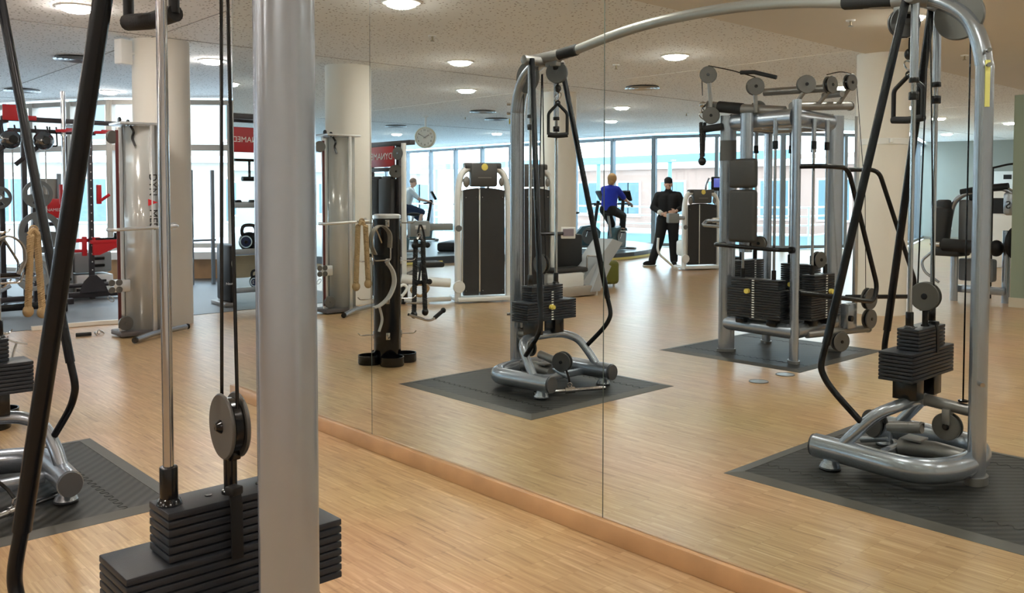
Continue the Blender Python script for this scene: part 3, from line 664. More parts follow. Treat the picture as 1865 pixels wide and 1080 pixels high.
# stirrup handles
def handle(cx_, cy_, ztop, ang, label, s=1.0, wd=1.0):
    t = root('stirrup_handle', (cx_, cy_, ztop), label, 'cable handle')
    d = V((math.cos(ang), math.sin(ang), 0)); c = V((cx_, cy_, 0))
    def P(a, z): return c+d*a*s*wd+V((0, 0, ztop+z*s))
    fr = rounded([P(0.0, -0.165), P(-0.068, -0.235), P(-0.068, -0.39)], 0.02)
    fr2 = rounded([P(0.0, -0.165), P(0.068, -0.235), P(0.068, -0.39)], 0.02)
    part('frame', MB().tube(fr, 0.012*s, 10).tube(fr2, 0.012*s, 10).ring(P(0, -0.16), 0.014, 0.006, V((0, 0, 1)).cross(d)), blkm, t)
    part('grip', MB().tube([P(-0.072, -0.39), P(-0.045, -0.393), P(0, -0.397), P(0.045, -0.393), P(0.072, -0.39)], 0.019*s, 14), foam, t)
    part('carabiner', MB().ring(P(0, -0.115), 0.018, 0.0045, V((0, 0, 1)).cross(d), 16, 6, 1.9), chrome, t)
    part('cable_stop', MB().ball(P(0, -0.055), 0.024, (1, 1, 1.25)).cyl(P(0, -0.055), P(0, 0.03), 0.005, 8), blk, t)
handle(-2.01, 0.741, 2.205, 0.22, 'black stirrup handle hanging from the near tower, top left of the picture', 1.0, 1.28)
handle(-4.52, 0.80, 2.245, -0.83, 'black stirrup handle hanging from the far left tower')
# chrome bar on the left tower mat
t = root('revolving_bar', (-4.30, 0.98, 0.02), 'short chrome revolving bar lying on the far left tower mat', 'cable bar')
part('bar', MB().cyl((-4.385, 1.17, 0.035), (-4.12, 0.72, 0.05), 0.014, 14, bev=0.003), chrome, t)
part('swivel', MB().cyl((-4.27, 0.975, 0.043), (-4.235, 0.915, 0.045), 0.022, 14).ring((-4.25, 0.95, 0.08), 0.016, 0.005, (1, 0.6, 0)), chrome, t)
part('clip_strap', MB().tube([(-4.25, 0.95, 0.09), (-4.28, 0.93, 0.13), (-4.33, 0.90, 0.165)], 0.008, 8), blk, t)

# ================================================================== ACCESSORY STAND
ax_, ay_ = -6.16, 1.18
t = root('accessory_stand', (ax_, ay_, 0), 'black glossy cylindrical stand with chrome hooks for cable attachments', 'accessory rack')
part('column_body', MB().lathe((ax_, ay_, 0.03), [(0.112, 0), (0.114, 0.01), (0.114, 1.19)], 40), blk, t)
part('top_cap', MB().lathe((ax_, ay_, 1.22), [(0.118, 0), (0.118, 0.025), (0.10, 0.035), (0.001, 0.036)], 40), alu, t)
for a in (0.35, 1.92, 3.5, 5.06):
    bx, by = ax_+0.15*math.cos(a), ay_+0.15*math.sin(a)
    part('base_lobe', MB().lathe((bx, by, 0.0), [(0.095, 0), (0.10, 0.01), (0.10, 0.075), (0.092, 0.075), (0.090, 0.03), (0.001, 0.03)], 28), blk, t)
hook_z = [1.18, 0.86, 0.54, 0.24]
for a in (2.0, 5.15, 0.55, 3.6):
    for z in hook_z:
        d = V((math.cos(a), math.sin(a), 0)); p = V((ax_, ay_, z))+d*0.112
        hk = part('hook', MB().tube(smooth_path([p, p+d*0.06, p+d*0.11+V((0, 0, 0.0)), p+d*0.135+V((0, 0, 0.02))], 4), 0.005, 8), chrome, t)
        part('hook_plate', MB().box(p+d*0.004, (0.012, 0.035, 0.06), a, 0.003), chrome, hk)
def rope_strand(mb, a, b, r, turns=11):
    a = V(a); b = V(b); d = b-a; L_ = d.length; u = d.normalized().orthogonal().normalized(); w = d.normalized().cross(u); n = turns*6
    for k in range(3):
        pts = []
        for i in range(n+1):
            tt = i/n; an = 2*math.pi*(turns*tt/1.0+k/3)
            pts.append(a+d*tt+(u*math.cos(an)+w*math.sin(an))*r*0.58)
        mb.tube(pts, r*0.46, 6)
def tri_rope(px, py, ztop, zbot, m, label, knob, spread=0.045):
    t = root('triceps_rope', (px, py, ztop), label, 'triceps rope')
    mb = MB(); rope_strand(mb, (px-0.02, py+spread*0.5, ztop), (px-0.02, py+spread, zbot), 0.023); rope_strand(mb, (px+0.02, py-spread*0.5, ztop-0.005), (px+0.02, py-spread, zbot+0.02), 0.023)
    rp = part('rope', mb, m, t)
    part('clip', MB().ring((px, py, ztop+0.03), 0.024, 0.005, (1, 0, 0)).tube(smooth_path([(px, py+spread*0.6, ztop), (px, py, ztop+0.03), (px, py-spread*0.6, ztop)], 5), 0.016, 8), chrome if knob else m, t)
    for sx_, zz in ((1, zbot), (-1, zbot+0.02)):
        c = (px-0.02*sx_, py+spread*sx_, zz-0.015)
        part('rope_end', MB().ball(c, 0.033 if not knob else 0.030, (1, 1, 1.15), None, 14), blk if knob else m, t)
tri_rope(-6.06, 1.49, 1.17, 0.69, ropet, 'tan braided triceps rope hanging on the side of the accessory stand', False)
tri_rope(-6.11, 0.88, 1.03, 0.40, ropeb, 'long black triceps rope with ball ends hanging on the accessory stand', True)
# single black rope behind the hook (double strand higher)
t = root('ab_strap', (-6.06, 1.37, 1.14), 'grey webbed handle strap hanging beside the tan rope', 'strap')
part('webbing', MB().strap(smooth_path([(-6.03, 1.24, 0.98), (-6.02, 1.25, 1.10), (-6.02, 1.33, 1.165), (-6.02, 1.41, 1.12), (-6.02, 1.43, 1.02), (-6.02, 1.39, 0.93)], 6), 0.06, 0.008, (1, 0, 0)), canvas, t)
part('buckle', MB().tube(rounded([(-6.02, 1.24, 0.98), (-6.02, 1.24, 0.88), (-6.02, 1.40, 0.88), (-6.02, 1.42, 0.94)], 0.02), 0.007, 8), chrome, t)
t = root('neck_harness', (-6.06, 1.33, 0.8), 'white curved ankle cuff strap hanging lower on the accessory stand', 'strap')
part('webbing', MB().strap(smooth_path([(-6.02, 1.28, 0.87), (-6.0, 1.23, 0.78), (-6.0, 1.22, 0.68), (-6.0, 1.27, 0.58), (-6.0, 1.35, 0.52), (-6.0, 1.42, 0.50)], 6), 0.055, 0.01, (1, 0, 0)), whiteweb, t)
part('tail', MB().strap(smooth_path([(-6.0, 1.37, 0.52), (-6.0, 1.34, 0.40), (-6.0, 1.37, 0.30)], 5), 0.03, 0.006, (1, 0, 0)), whiteweb, t)
t = root('row_handle', (-6.06, 1.33, 1.12), 'triangular chrome row handle hanging at the back of the accessory stand', 'cable handle')
part('frame', MB().tube(rounded([(-6.1, 1.33, 1.15), (-6.1, 1.26, 1.0), (-6.1, 1.26, 0.92)], 0.02), 0.008, 8).tube(rounded([(-6.1, 1.33, 1.15), (-6.1, 1.41, 1.0), (-6.1, 1.41, 0.92)], 0.02), 0.008, 8), chrome, t)
part('grip', MB().cyl((-6.1, 1.25, 0.92), (-6.1, 1.42, 0.92), 0.014, 12), blk, t)
t = root('curl_bar', (-6.1, 1.0, 0.4), 'angled chrome cable bar with black rubber end sticking out of the accessory stand', 'cable bar')
part('bar', MB().tube(rounded([(-6.08, 1.02, 0.40), (-6.08, 0.82, 0.33), (-6.08, 0.76, 0.33), (-6.08, 0.68, 0.38)], 0.03), 0.012, 12), chrome, t)
part('rubber_grip', MB().tube([(-6.08, 0.74, 0.345), (-6.08, 0.655, 0.395)], 0.018, 12).ball((-6.08, 0.645, 0.402), 0.024), foam, t)
t = root('straight_bar', (-6.1, 0.95, 0.5), 'short straight chrome bar poking out above the angled bar', 'cable bar')
part('bar', MB().cyl((-6.1, 1.04, 0.50), (-6.1, 0.80, 0.475), 0.011, 12), chrome, t)
part('end_cap', MB().cyl((-6.1, 0.83, 0.478), (-6.1, 0.79, 0.474), 0.014, 12), white, t)
for i, (y0, z0, lb) in enumerate([(0.86, 1.16, 'black foam handle hung at the top of the accessory stand'), (0.84, 0.84, 'black ball-ended strap handle hung midway on the accessory stand')]):
    t = root('strap_handle', (-6.1, y0, z0), lb, 'cable handle')
    part('webbing', MB().strap(smooth_path([(-6.12, y0+0.04, z0-0.17), (-6.12, y0+0.02, z0-0.05), (-6.12, y0, z0), (-6.12, y0-0.03, z0-0.06), (-6.12, y0-0.05, z0-0.17)], 5), 0.025, 0.004, (1, 0, 0)), blkm, t)
    part('grip', MB().cyl((-6.12, y0-0.07, z0-0.18), (-6.12, y0+0.06, z0-0.18), 0.017, 12).ball((-6.12, y0-0.075, z0-0.18), 0.025).ball((-6.12, y0+0.065, z0-0.18), 0.025), foam, t)
# loose grip on the floor
t = root('loose_grip', (-9.3, 2.76, 0.0), 'short black grip bar lying on the wood floor below the rubber edge strip', 'cable handle')
part('grip', MB().cyl((-9.36, 2.66, 0.02), (-9.33, 2.80, 0.02), 0.019, 12, bev=0.004), foam, t)
part('chain', MB().ring((-9.30, 2.83, 0.02), 0.02, 0.005, (0, 1, 0.4)).ring((-9.33, 2.87, 0.03), 0.02, 0.005, (1, 0.2, 0)).ring((-9.38, 2.92, 0.02), 0.02, 0.005, (0, 1, 1)), chrome, t)

# ================================================================== DUAL PULLEY TOWERS (acrylic column with DYNAMED lettering)
def pulley_tower(ox, oy, sgn, label, with_text):
    "column stands on x=ox, spans oy..oy+0.42 in y; rail side at low y when sgn=1"
    t = root('pulley_column', (ox, oy, 0), label, 'gym machine')
    def Y(y): return oy+sgn*y
    def P(x, y, z): return (ox+x, Y(y), z)
    H_ = 2.12
    # acrylic shroud: rounded shell
    prof = [P(-0.16, 0.13, 0), P(-0.08, 0.08, 0), P(0.02, 0.10, 0), P(0.10, 0.18, 0), P(0.12, 0.30, 0), P(0.08, 0.40, 0), P(-0.04, 0.44, 0), P(-0.16, 0.40, 0)]
    path = [V(p)+V((0, 0, 0.06)) for p in smooth_path(prof, 4)]
    mb = MB(); n = len(path); lo = [mb.bm.verts.new(p) for p in path]; hi = [mb.bm.verts.new(p+V((0, 0, H_-0.08))) for p in path]
    for i in range(n-1): mb.bm.faces.new((lo[i], lo[i+1], hi[i+1], hi[i]))
    sh = part('acrylic_shroud', mb, M_acr, t)
    md = sh.modifiers.new('thickness', 'SOLIDIFY'); md.thickness = 0.006
    for k, (x, y) in enumerate(((-0.17, 0.12), (-0.17, 0.41), (0.125, 0.30))):
        part('aluminium_profile', MB().box(P(x, y, H_/2), (0.045, 0.045, H_), 0, 0.012), alu, t)
    part('front_rail', MB().oval([P(0.03, 0.015, 0.06), P(0.03, 0.015, 2.08)], 0.032, 0.022, (0, 1, 0), 20), alu, t)
    part('rail_edge', MB().bb(ox+0.055, ox+0.062, Y(-0.03), Y(0.0), 0.1, 2.05), mat('dark_red', (0.09, 0.015, 0.015), 0.5), t)
    part('top_plate', MB().box(P(-0.02, 0.22, H_), (0.34, 0.46, 0.025), 0, 0.008), alu, t)
    part('base_plate', MB().box(P(-0.02, 0.20, 0.04), (0.30, 0.46, 0.05), 0, 0.01), mat('dark_base', (0.10, 0.09, 0.09), 0.5), t)
    st = part('weight_stack', MB().box(P(-0.03, 0.25, 0.45), (0.10, 0.14, 0.62), 0, 0.0), blkm, t)
    for k in range(14): part('weight_plate', MB().box(P(-0.03, 0.25, 0.20+k*0.042), (0.12, 0.20, 0.032), 0, 0.003), plate_m, st)
    for y in (0.19, 0.31): part('guide_rod', MB().cyl(P(-0.03, y, 0.06), P(-0.03, y, H_), 0.011, 10), chrome, t)
    cr_ = part('carriage', MB().box(P(0.06, 0.0, 0.52), (0.08, 0.16, 0.12), 0, 0.01), alu, t)
    for dy in (-0.10, -0.03):
        for dz in (-0.035, 0.035): part('roller', MB().disc(P(0.10, dy, 0.52+dz), 0.032, 0.02, (1, 0, 0), 20), disc_m, cr_)
    part('carabiner', MB().ring(P(0.10, -0.11, 0.40), 0.02, 0.004, (1, 0, 0), 14, 6, 1.8), chrome, cr_)
    part('base_pulley', MB().disc(P(0.12, 0.02, 0.15), 0.07, 0.03, (1, 0, 0), 28).cyl(P(0.14, 0.02, 0.15), P(0.16, 0.02, 0.15), 0.012, 10), disc_m, t)
    part('top_pulley', MB().disc(P(0.06, -0.06, 1.98), 0.065, 0.03, (1, 0.4, 0), 28), disc_m, t)
    part('top_wheels', MB().disc(P(0.04, 0.02, 2.15), 0.03, 0.02, (0, 1, 0), 16).disc(P(0.04, 0.10, 2.13), 0.03, 0.02, (0, 1, 0), 16).tube(smooth_path([P(0.05, 0.12, 2.1), P(0.08, 0.14, 2.04), P(0.07, 0.13, 1.98), P(0.09, 0.15, 1.9)], 4), 0.012, 8), blk, t)
    part('handrail', MB().tube(rounded([P(0.14, 0.50, 1.10), P(0.26, 0.50, 1.10), P(0.30, -0.14, 1.08), P(0.20, -0.16, 1.08)], 0.05), 0.017, 12).cyl(P(0.12, 0.50, 1.10), P(0.15, 0.50, 1.10), 0.035, 14), alu, t)
    ft = part('stabiliser_foot', MB().tube(rounded([P(0.50, -0.02, 0.035), P(0.30, 0.22, 0.05), P(0.12, 0.62, 0.055)], 0.12), 0.028, 14), silver, t)
    part('foot_cap', MB().cyl(P(0.512, -0.035, 0.035), P(0.498, -0.018, 0.035), 0.030, 14).cyl(P(0.116, 0.63, 0.056), P(0.11, 0.645, 0.056), 0.03, 14), blk, ft)
    part('cable', MB().cyl(P(0.09, 0.03, 0.15), P(0.09, 0.03, 2.1), 0.003, 6), blk, t)
    if with_text:
        tz = 1.34; xx = ox+0.155
        # vertical lettering reading downward
        n_ = V((0.93, 0.36*-1, 0)).normalized()
        base = V(P(0.145, 0.295, tz)); up = V((n_.y, -n_.x, 0)) if False else V((0, 0, 1)).cross(n_)
        for txt, dz, mm_ in (('DYN', 0.175, blk), ('A', 0.0, red), ('MED', -0.175, blk)):
            if txt == 'A':
                c = base+V((0, 0, 0.0)); part('logo_triangle', MB().prism([c+up*-0.045+V((0, 0, 0.035)), c+up*-0.045+V((0, 0, -0.035)), c+up*0.045], (0, 0, 0), n_*0.003), red, t)
            else:
                text('lettering', txt, 0.105, base+V((0, 0, dz)), (0, 0, -1), up, mm_, t, 0.001)
    return t
pulley_tower(-9.05, 2.98, 1, 'tall aluminium and clear acrylic pulley column lettered DYNAMED, before the round column', True)
pulley_tower(-9.20, 0.02, -1, 'tall aluminium pulley column without visible lettering, mirrored beside the round column', False)

# ================================================================== MULTI STATION
MS = root('multi_station', (-4.17, -1.67, 0.0125), 'silver four-post cable multi station with back pad and four weight stacks', 'gym machine')
posts = [(-4.50, -1.34), (-3.80, -1.28), (-4.50, -2.00), (-3.86, -2.06)]
cxm, cym = -4.16, -1.67
for (x, y), ht in zip(posts, (2.12, 2.20, 2.12, 2.12)):
    rad = V((x-cxm, y-cym, 0)).normalized()
    po = part('post', MB().oval([(x, y, 0.012), (x, y, ht)], 0.072, 0.036, rad, 24), silver, MS)
    part('post_foot', MB().oval([(x, y, 0.0125), (x, y, 0.035)], 0.085, 0.048, rad, 24), silver_dk, MS)
def bt(a, b, r=0.055, m=silver, nm='beam', ref=(0, 0, 1), r2=None):
    part(nm, MB().oval([a, b], r, r2 or r*0.85, ref, 20), m, MS)
bt((-4.50, -1.34, 0.27), (-3.80, -1.28, 0.27), 0.062); bt((-3.80, -1.28, 0.27), (-3.86, -2.06, 0.27), 0.062)
bt((-4.50, -2.0, 0.27), (-3.86, -2.06, 0.27), 0.062); bt((-4.50, -1.34, 0.27), (-4.50, -2.0, 0.27), 0.062)
for a, b in (((-4.46, -1.36), (-3.84, -1.30)), ((-3.83, -1.30), (-3.89, -2.02)), ((-4.48, -1.98), (-3.88, -2.04)), ((-4.48, -1.36), (-4.48, -1.98))):
    part('top_beam', MB().oval([(a[0], a[1], 2.06), (b[0], b[1], 2.06)], 0.075, 0.055, (0, 0, 1), 20), silver, MS)
part('top_block', MB().box((-4.16, -1.67, 2.05), (0.30, 0.30, 0.10), 0.6, 0.03), silver_dk, MS)
part('pad_post', MB().oval([(-4.26, -1.26, 0.92), (-4.26, -1.26, 2.12)], 0.06, 0.045, (1, 0, 0), 20), silver, MS)
# top arms
part('left_arm', MB().tube([(-4.66, -1.28, 2.21), (-4.30, -1.30, 2.16), (-3.95, -1.35, 2.12)], 0.045, 16).cyl((-4.67, -1.28, 2.213), (-4.66, -1.28, 2.213), 0.05, 16), silver_dk, MS)
part('foam_sleeve', MB().tube([(-4.56, -1.28, 2.20), (-4.33, -1.30, 2.165)], 0.05, 16), foam, MS)
part('pull_up_bar', MB().tube([(-4.66, -1.20, 2.0), (-4.50, -1.25, 2.02)], 0.032, 12), foam, MS)
part('right_arm', MB().tube([(-3.84, -1.28, 2.15), (-3.84, -2.26, 2.22)], 0.038, 16).cyl((-3.84, -2.26, 2.22), (-3.84, -2.275, 2.22), 0.044, 16), silver_dk, MS)
part('rear_arm', MB().tube([(-3.8, -1.9, 2.35), (-4.4, -1.75, 2.35)], 0.035, 14).cyl((-3.95, -2.0, 2.3), (-3.75, -1.95, 2.3), 0.03, 12), silver_dk, MS)
def pulley(c, ax, parent, r=0.075, m=disc_m, nm='pulley'):
    c = V(c); ax = V(ax).normalized()
    p = part(nm, MB().disc(c+ax*0.02, r, 0.012, ax, 30, 0.003).disc(c-ax*0.02, r, 0.012, ax, 30, 0.003), m, parent)
    part('pulley_wheel', MB().disc(c, r*0.84, 0.026, ax, 24).cyl(c-ax*0.032, c+ax*0.032, 0.014, 10), blk, p)
    return p
for c, ax in (((-4.62, -1.20, 2.48), (0.5, 0.85, 0)), ((-4.17, -1.24, 2.34), (0.75, 0.65, 0)), ((-3.72, -1.28, 2.32), (0.7, 0.7, 0)), ((-3.72, -1.68, 2.35), (1, 0.1, 0)), ((-3.72, -2.03, 2.40), (1, 0.1, 0)), ((-4.55, -1.9, 2.22), (0.5, 0.85, 0)), ((-4.60, -1.22, 2.12), (0.5, 0.85, 0))):
    pulley(c, ax, MS)
for a, b in (((-4.62, -1.2, 2.52), (-4.60, -1.22, 2.15)), ((-4.17, -1.24, 2.30), (-4.17, -1.26, 2.12)), ((-3.72, -1.28, 2.28), (-3.80, -1.28, 2.18)), ((-3.72, -1.68, 2.31), (-3.82, -1.68, 2.2)), ((-3.72, -2.03, 2.36), (-3.82, -2.03, 2.22))):
    part('pulley_bracket', MB().cyl(a, b, 0.018, 10), silver_dk, MS)
part('high_cable', MB().tube(smooth_path([(-4.62, -1.2, 2.56), (-4.4, -1.22, 2.50), (-4.17, -1.24, 2.42)], 5), 0.005, 6).tube(smooth_path([(-3.72, -1.62, 2.43), (-3.72, -1.85, 2.475), (-3.72, -2.05, 2.477)], 5), 0.005, 6).tube([(-3.70, -2.11, 2.40), (-3.62, -2.14, 1.4), (-3.60, -2.14, 0.5)], 0.003, 6).cyl((-4.69, -1.2, 2.48), (-4.68, -1.2, 2.3), 0.005, 6), blk, MS)
part('cross_grip', MB().tube([(-4.30, -1.22, 2.47), (-4.17, -1.22, 2.46), (-3.98, -1.26, 2.40)], 0.018, 10), foam, MS)
# stacks
def stack(cx, cy, along, n_low, n_up, z0, wl, wu, dp, pin):
    rz = 0 if along == 'x' else math.pi/2
    s = part('weight_stack', MB().box((cx, cy, z0+0.02*(n_low+n_up)/2), (wu*0.3, dp*0.4, 0.021*(n_low+n_up)), rz), blkm, MS)
    for k in range(n_low): part('weight_plate', MB().box((cx, cy, z0+0.01+k*0.021), (wl, dp, 0.018), rz, 0.003), mat('plate_dark', (0.018, 0.019, 0.022), 0.42), s)
    for k in range(n_up): part('weight_plate', MB().box((cx, cy, z0+0.01+(n_low+k)*0.021), (wu, dp*0.8, 0.018), rz, 0.003), mat('plate_dark', (0.018, 0.019, 0.022), 0.42), s)
    d = V((1, 0, 0)) if along == 'x' else V((0, 1, 0)); w = V((0, 1, 0)) if along == 'x' else V((1, 0, 0))
    for sg in (-1, 1):
        g = part('guide_rod', MB().cyl(V((cx, cy, z0))+d*wu*0.33*sg, V((cx, cy, 2.05))+d*wu*0.33*sg, 0.012, 12), chrome, MS)
        q = V((cx, cy, 0))+d*wu*0.33*sg; zt = z0+0.021*(n_low+n_up)
        part('rod_collar', MB().cyl(q+V((0, 0, zt)), q+V((0, 0, zt+0.08)), 0.02, 12).cyl(q+V((0, 0, 1.80)), q+V((0, 0, 1.87)), 0.024, 12), blk, g)
        part('upper_sleeve', MB().cyl(q+V((0, 0, 1.85)), q+V((0, 0, 2.06)), 0.02, 12), silver, g)
        part('stack_support', MB().box(q+V((0, 0, z0-0.03)), (0.09, 0.09, 0.06), rz, 0.01), blk, MS)
    f = V((cx, cy, 0))+w*(dp/2+0.002)
    ns = MB()
    for k in range(n_low+n_up): ns.box(f+V((0, 0, z0+0.01+k*0.021)), (0.022, 0.004, 0.009), rz)
    part('number_strip', ns, white, s)
    part('selector_pin', MB().cyl(f-d*0.05+V((0, 0, z0+0.021*(n_low-1))), f-d*0.05+w*0.03+V((0, 0, z0+0.021*(n_low-1))), 0.022, 12), yellow, s)
stack(-4.14, -1.27, 'x', 12, 4, 0.36, 0.52, 0.46, 0.15, 1)
stack(-3.78, -1.64, 'y', 12, 6, 0.36, 0.50, 0.34, 0.15, 1)
stack(-4.18, -2.05, 'x', 12, 8, 0.36, 0.50, 0.34, 0.15, 1)
stack(-4.50, -1.68, 'y', 12, 10, 0.36, 0.44, 0.34, 0.15, 1)
pulley((-4.13, -1.27, 1.0), (0.2, 1, 0), MS, 0.062, nm='travelling_pulley'); pulley((-3.78, -1.64, 0.86), (1, 0.2, 0), MS, 0.07, nm='travelling_pulley')
part('head_pad', MB().box((-4.22, -1.15, 1.60), (0.27, 0.07, 0.25), 0.03, 0.03, seg=4), pad_m, MS)
part('back_pad', MB().box((-4.22, -1.15, 1.235), (0.27, 0.07, 0.45), 0.03, 0.03, seg=4), pad_m, MS)
part('seat_rail', MB().tube(rounded([(-4.50, -1.30, 0.98), (-4.44, -1.06, 0.985), (-3.86, -1.06, 0.965), (-3.79, -1.20, 0.96)], 0.04), 0.017, 12).cyl((-3.79, -1.19, 0.96), (-3.79, -1.25, 0.96), 0.028, 14), blktube, MS)
part('side_handle', MB().tube(rounded([(-4.56, -1.36, 1.18), (-4.74, -1.36, 1.18), (-4.74, -1.30, 1.14), (-4.56, -1.34, 1.13)], 0.03), 0.015, 10), silver, MS)
part('press_arm', MB().tube(rounded([(-3.76, -1.26, 1.65), (-3.56, -1.30, 1.65), (-3.52, -1.62, 1.64), (-3.48, -2.10, 0.62), (-3.48, -2.04, 0.49), (-3.55, -1.55, 0.56), (-3.76, -1.30, 0.60)], 0.09), 0.020, 12), blktube, MS)
part('press_arm', MB().tube(rounded([(-3.80, -2.12, 1.64), (-3.58, -2.30, 1.64), (-3.50, -2.92, 0.60), (-3.50, -2.86, 0.47), (-3.78, -2.14, 0.50)], 0.09), 0.020, 12), blktube, MS)
part('low_arm', MB().cyl((-3.78, -1.45, 0.235), (-3.62, -2.22, 0.225), 0.034, 16, bev=0.004).cyl((-3.62, -2.22, 0.225), (-3.617, -2.235, 0.225), 0.038, 16), silver_dk, MS)
part('gearbox', MB().box((-3.66, -1.95, 0.36), (0.08, 0.16, 0.22), 0, 0.012).cyl((-3.66, -1.98, 0.25), (-3.66, -1.98, 0.30), 0.03, 14), silver, MS)
part('gear_knob', MB().cyl((-3.61, -1.86, 0.35), (-3.58, -1.86, 0.35), 0.026, 14), blk, MS)
pulley((-3.58, -2.16, 0.50), (1, 0.1, 0), MS, 0.095); pulley((-3.58, -2.17, 0.32), (1, 0.1, 0), MS, 0.085); pulley((-3.66, -1.80, 0.15), (1, 0.4, 0), MS, 0.085)
part('ruler_rail', MB().box((-3.78, -2.30, 1.25), (0.03, 0.05, 1.75), 0, 0.005), alu, MS)
part('dark_band', MB().oval([(-4.50, -1.34, 1.72), (-4.50, -1.34, 1.90)], 0.074, 0.038, V((-4.50-cxm, -1.34-cym, 0)).normalized(), 24), mat('label_dark', (0.10, 0.10, 0.10), 0.5), MS)
# braided rope hanging from the top pulley
t = root('triceps_rope', (-4.67, -1.19, 2.25), 'black rope with ball end hanging from the multi station top pulley', 'triceps rope')
mb = MB(); rope_strand(mb, (-4.68, -1.18, 2.06), (-4.67, -1.18, 1.74), 0.018, 7); rope_strand(mb, (-4.66, -1.21, 2.06), (-4.67, -1.205, 1.76), 0.016, 7)
part('rope', mb, ropeb, t)
part('rope_end', MB().ball((-4.67, -1.19, 1.715), 0.036, (1, 1, 1.1)), blk, t)
part('carabiner', MB().ring((-4.67, -1.19, 2.12), 0.02, 0.005, (0.5, 0.8, 0), 14, 6, 2.0).ball((-4.67, -1.19, 2.22), 0.03).ring((-4.67, -1.19, 2.17), 0.016, 0.004, (1, 0, 0)), chrome, t)
# floor boxes
for x, y, lb in ((-3.62, -0.46, 'round metal floor socket cover before the multi station, larger one'), (-3.62, -0.84, 'round metal floor socket cover at the mat edge of the multi station')):
    t = root('floor_socket', (x, y, 0), lb, 'floor socket', 'round floor socket covers')
    part('cover', MB().lathe((x, y, 0), [(0.07, 0), (0.068, 0.004), (0.001, 0.005)], 28), alu, t)
    part('rim', MB().ring((x, y, 0.003), 0.07, 0.004, (0, 0, 1)), silver_dk, t)

# ================================================================== POWER RACK AREA (left, beyond the grey sports floor)
RX = -12.6
steel_dk = mat('rack_charcoal', (0.05, 0.045, 0.05), 0.45, 0.4, 0.1)
gunm = mat('plate_gunmetal', (0.16, 0.165, 0.165), 0.38, 0.5, 0.08)
pr_ = root('power_rack', (RX-0.4, 3.3, 0.004), 'charcoal power rack with red fittings standing on the grey sports floor', 'power rack')
ups = [(RX, 2.74), (RX, 3.00), (RX, 3.80), (RX-0.95, 2.80), (RX-0.95, 3.75)]
for i, (x, y) in enumerate(ups):
    h = 2.36 if i != 2 else 2.30
    u = part('upright', MB().box((x, y, h/2), (0.07, 0.06, h), 0, 0.006), steel_dk, pr_)
    if i in (2, 4):
        hs = MB()
        for k in range(16): hs.cyl((x+0.0351, y, 0.4+k*0.11), (x+0.0365, y, 0.4+k*0.11), 0.009, 8)
        part('pin_holes', hs, white, u)
part('top_beam', MB().box((RX, 3.52, 2.385), (0.08, 1.55, 0.06), 0, 0.006), steel_dk, pr_)
part('top_beam', MB().box((RX, 3.35, 2.24), (0.06, 1.05, 0.05), 0, 0.006), steel_dk, pr_)
part('top_beam', MB().box((RX-0.48, 2.80, 2.36), (1.0, 0.07, 0.06), 0, 0.006).box((RX-0.48, 3.78, 2.36), (1.0, 0.07, 0.06), 0, 0.006), steel_dk, pr_)
part('corner_plate', MB().box((RX+0.045, 2.86, 2.46), (0.02, 0.20, 0.20), 0, 0.01).box((RX+0.045, 3.07, 2.40), (0.03, 0.16, 0.06), 0, 0.01), red, pr_)
for y in (3.45, 3.92):
    part('pull_up_handle', MB().tube(smooth_path([(RX+0.05, y+0.12, 2.27), (RX+0.18, y+0.02, 2.25), (RX+0.25, y-0.12, 2.24)], 5), 0.022, 10).box((RX+0.05, y+0.10, 2.27), (0.04, 0.16, 0.05), 0, 0.01), red, pr_)
part('band_hook', MB().tube(rounded([(RX+0.05, 3.30, 2.30), (RX+0.08, 3.30, 2.05), (RX+0.08, 3.38, 2.05), (RX+0.05, 3.38, 2.30)], 0.02), 0.010, 8), blk, pr_)
for y in (3.43, 3.89):
    part('j_hook', MB().box((RX+0.06, y, 1.42), (0.06, 0.06, 0.26), 0, 0.01).tube([(RX+0.09, y+0.02, 1.34), (RX+0.13, y+0.12, 1.42)], 0.02, 8), red, pr_)
part('safety_arm', MB().box((RX+0.05, 3.98, 0.78), (0.07, 0.42, 0.05), 0, 0.005).prism([(RX+0.03, 3.80, 0.60), (RX+0.03, 3.80, 0.84), (RX+0.03, 3.88, 0.84), (RX+0.03, 4.14, 0.74), (RX+0.03, 4.14, 0.71), (RX+0.03, 3.88, 0.60)], (0, 0, 0), (0.05, 0, 0)), red, pr_)
part('safety_arm', MB().box((RX-0.05, 3.62, 0.80), (0.07, 0.30, 0.05), 0, 0.005).box((RX-0.05, 3.64, 0.66), (0.05, 0.24, 0.04), 0, 0.005).box((RX-0.03, 3.72, 0.72), (0.05, 0.06, 0.26), 0, 0.01), red, pr_)
part('arm_pad', MB().box((RX+0.06, 3.98, 0.82), (0.06, 0.30, 0.025), 0, 0.005).box((RX+0.06, 4.10, 0.86), (0.05, 0.05, 0.08), 0, 0.01), blk, pr_)
part('foot_plate', MB().prism([(RX+0.05, 3.62, 0.10), (RX+0.05, 3.99, 0.10), (RX+0.05, 3.92, 0.25), (RX+0.05, 3.84, 0.33), (RX+0.05, 3.76, 0.33), (RX+0.05, 3.68, 0.25)], (0, 0, 0), (0.02, 0, 0)), steel_dk, pr_)
part('base_rail', MB().box((RX, 3.45, 0.07), (0.09, 1.55, 0.08), 0, 0.008), steel_dk, pr_)
part('base_rail', MB().box((RX-0.48, 3.78, 0.07), (1.0, 0.09, 0.08), 0, 0.008).box((RX-0.48, 2.80, 0.07), (1.0, 0.09, 0.08), 0, 0.008), steel_dk, pr_)
part('base_tube', MB().cyl((RX+0.02, 3.30, 0.20), (RX+0.02, 4.08, 0.20), 0.03, 12), steel_dk, pr_)
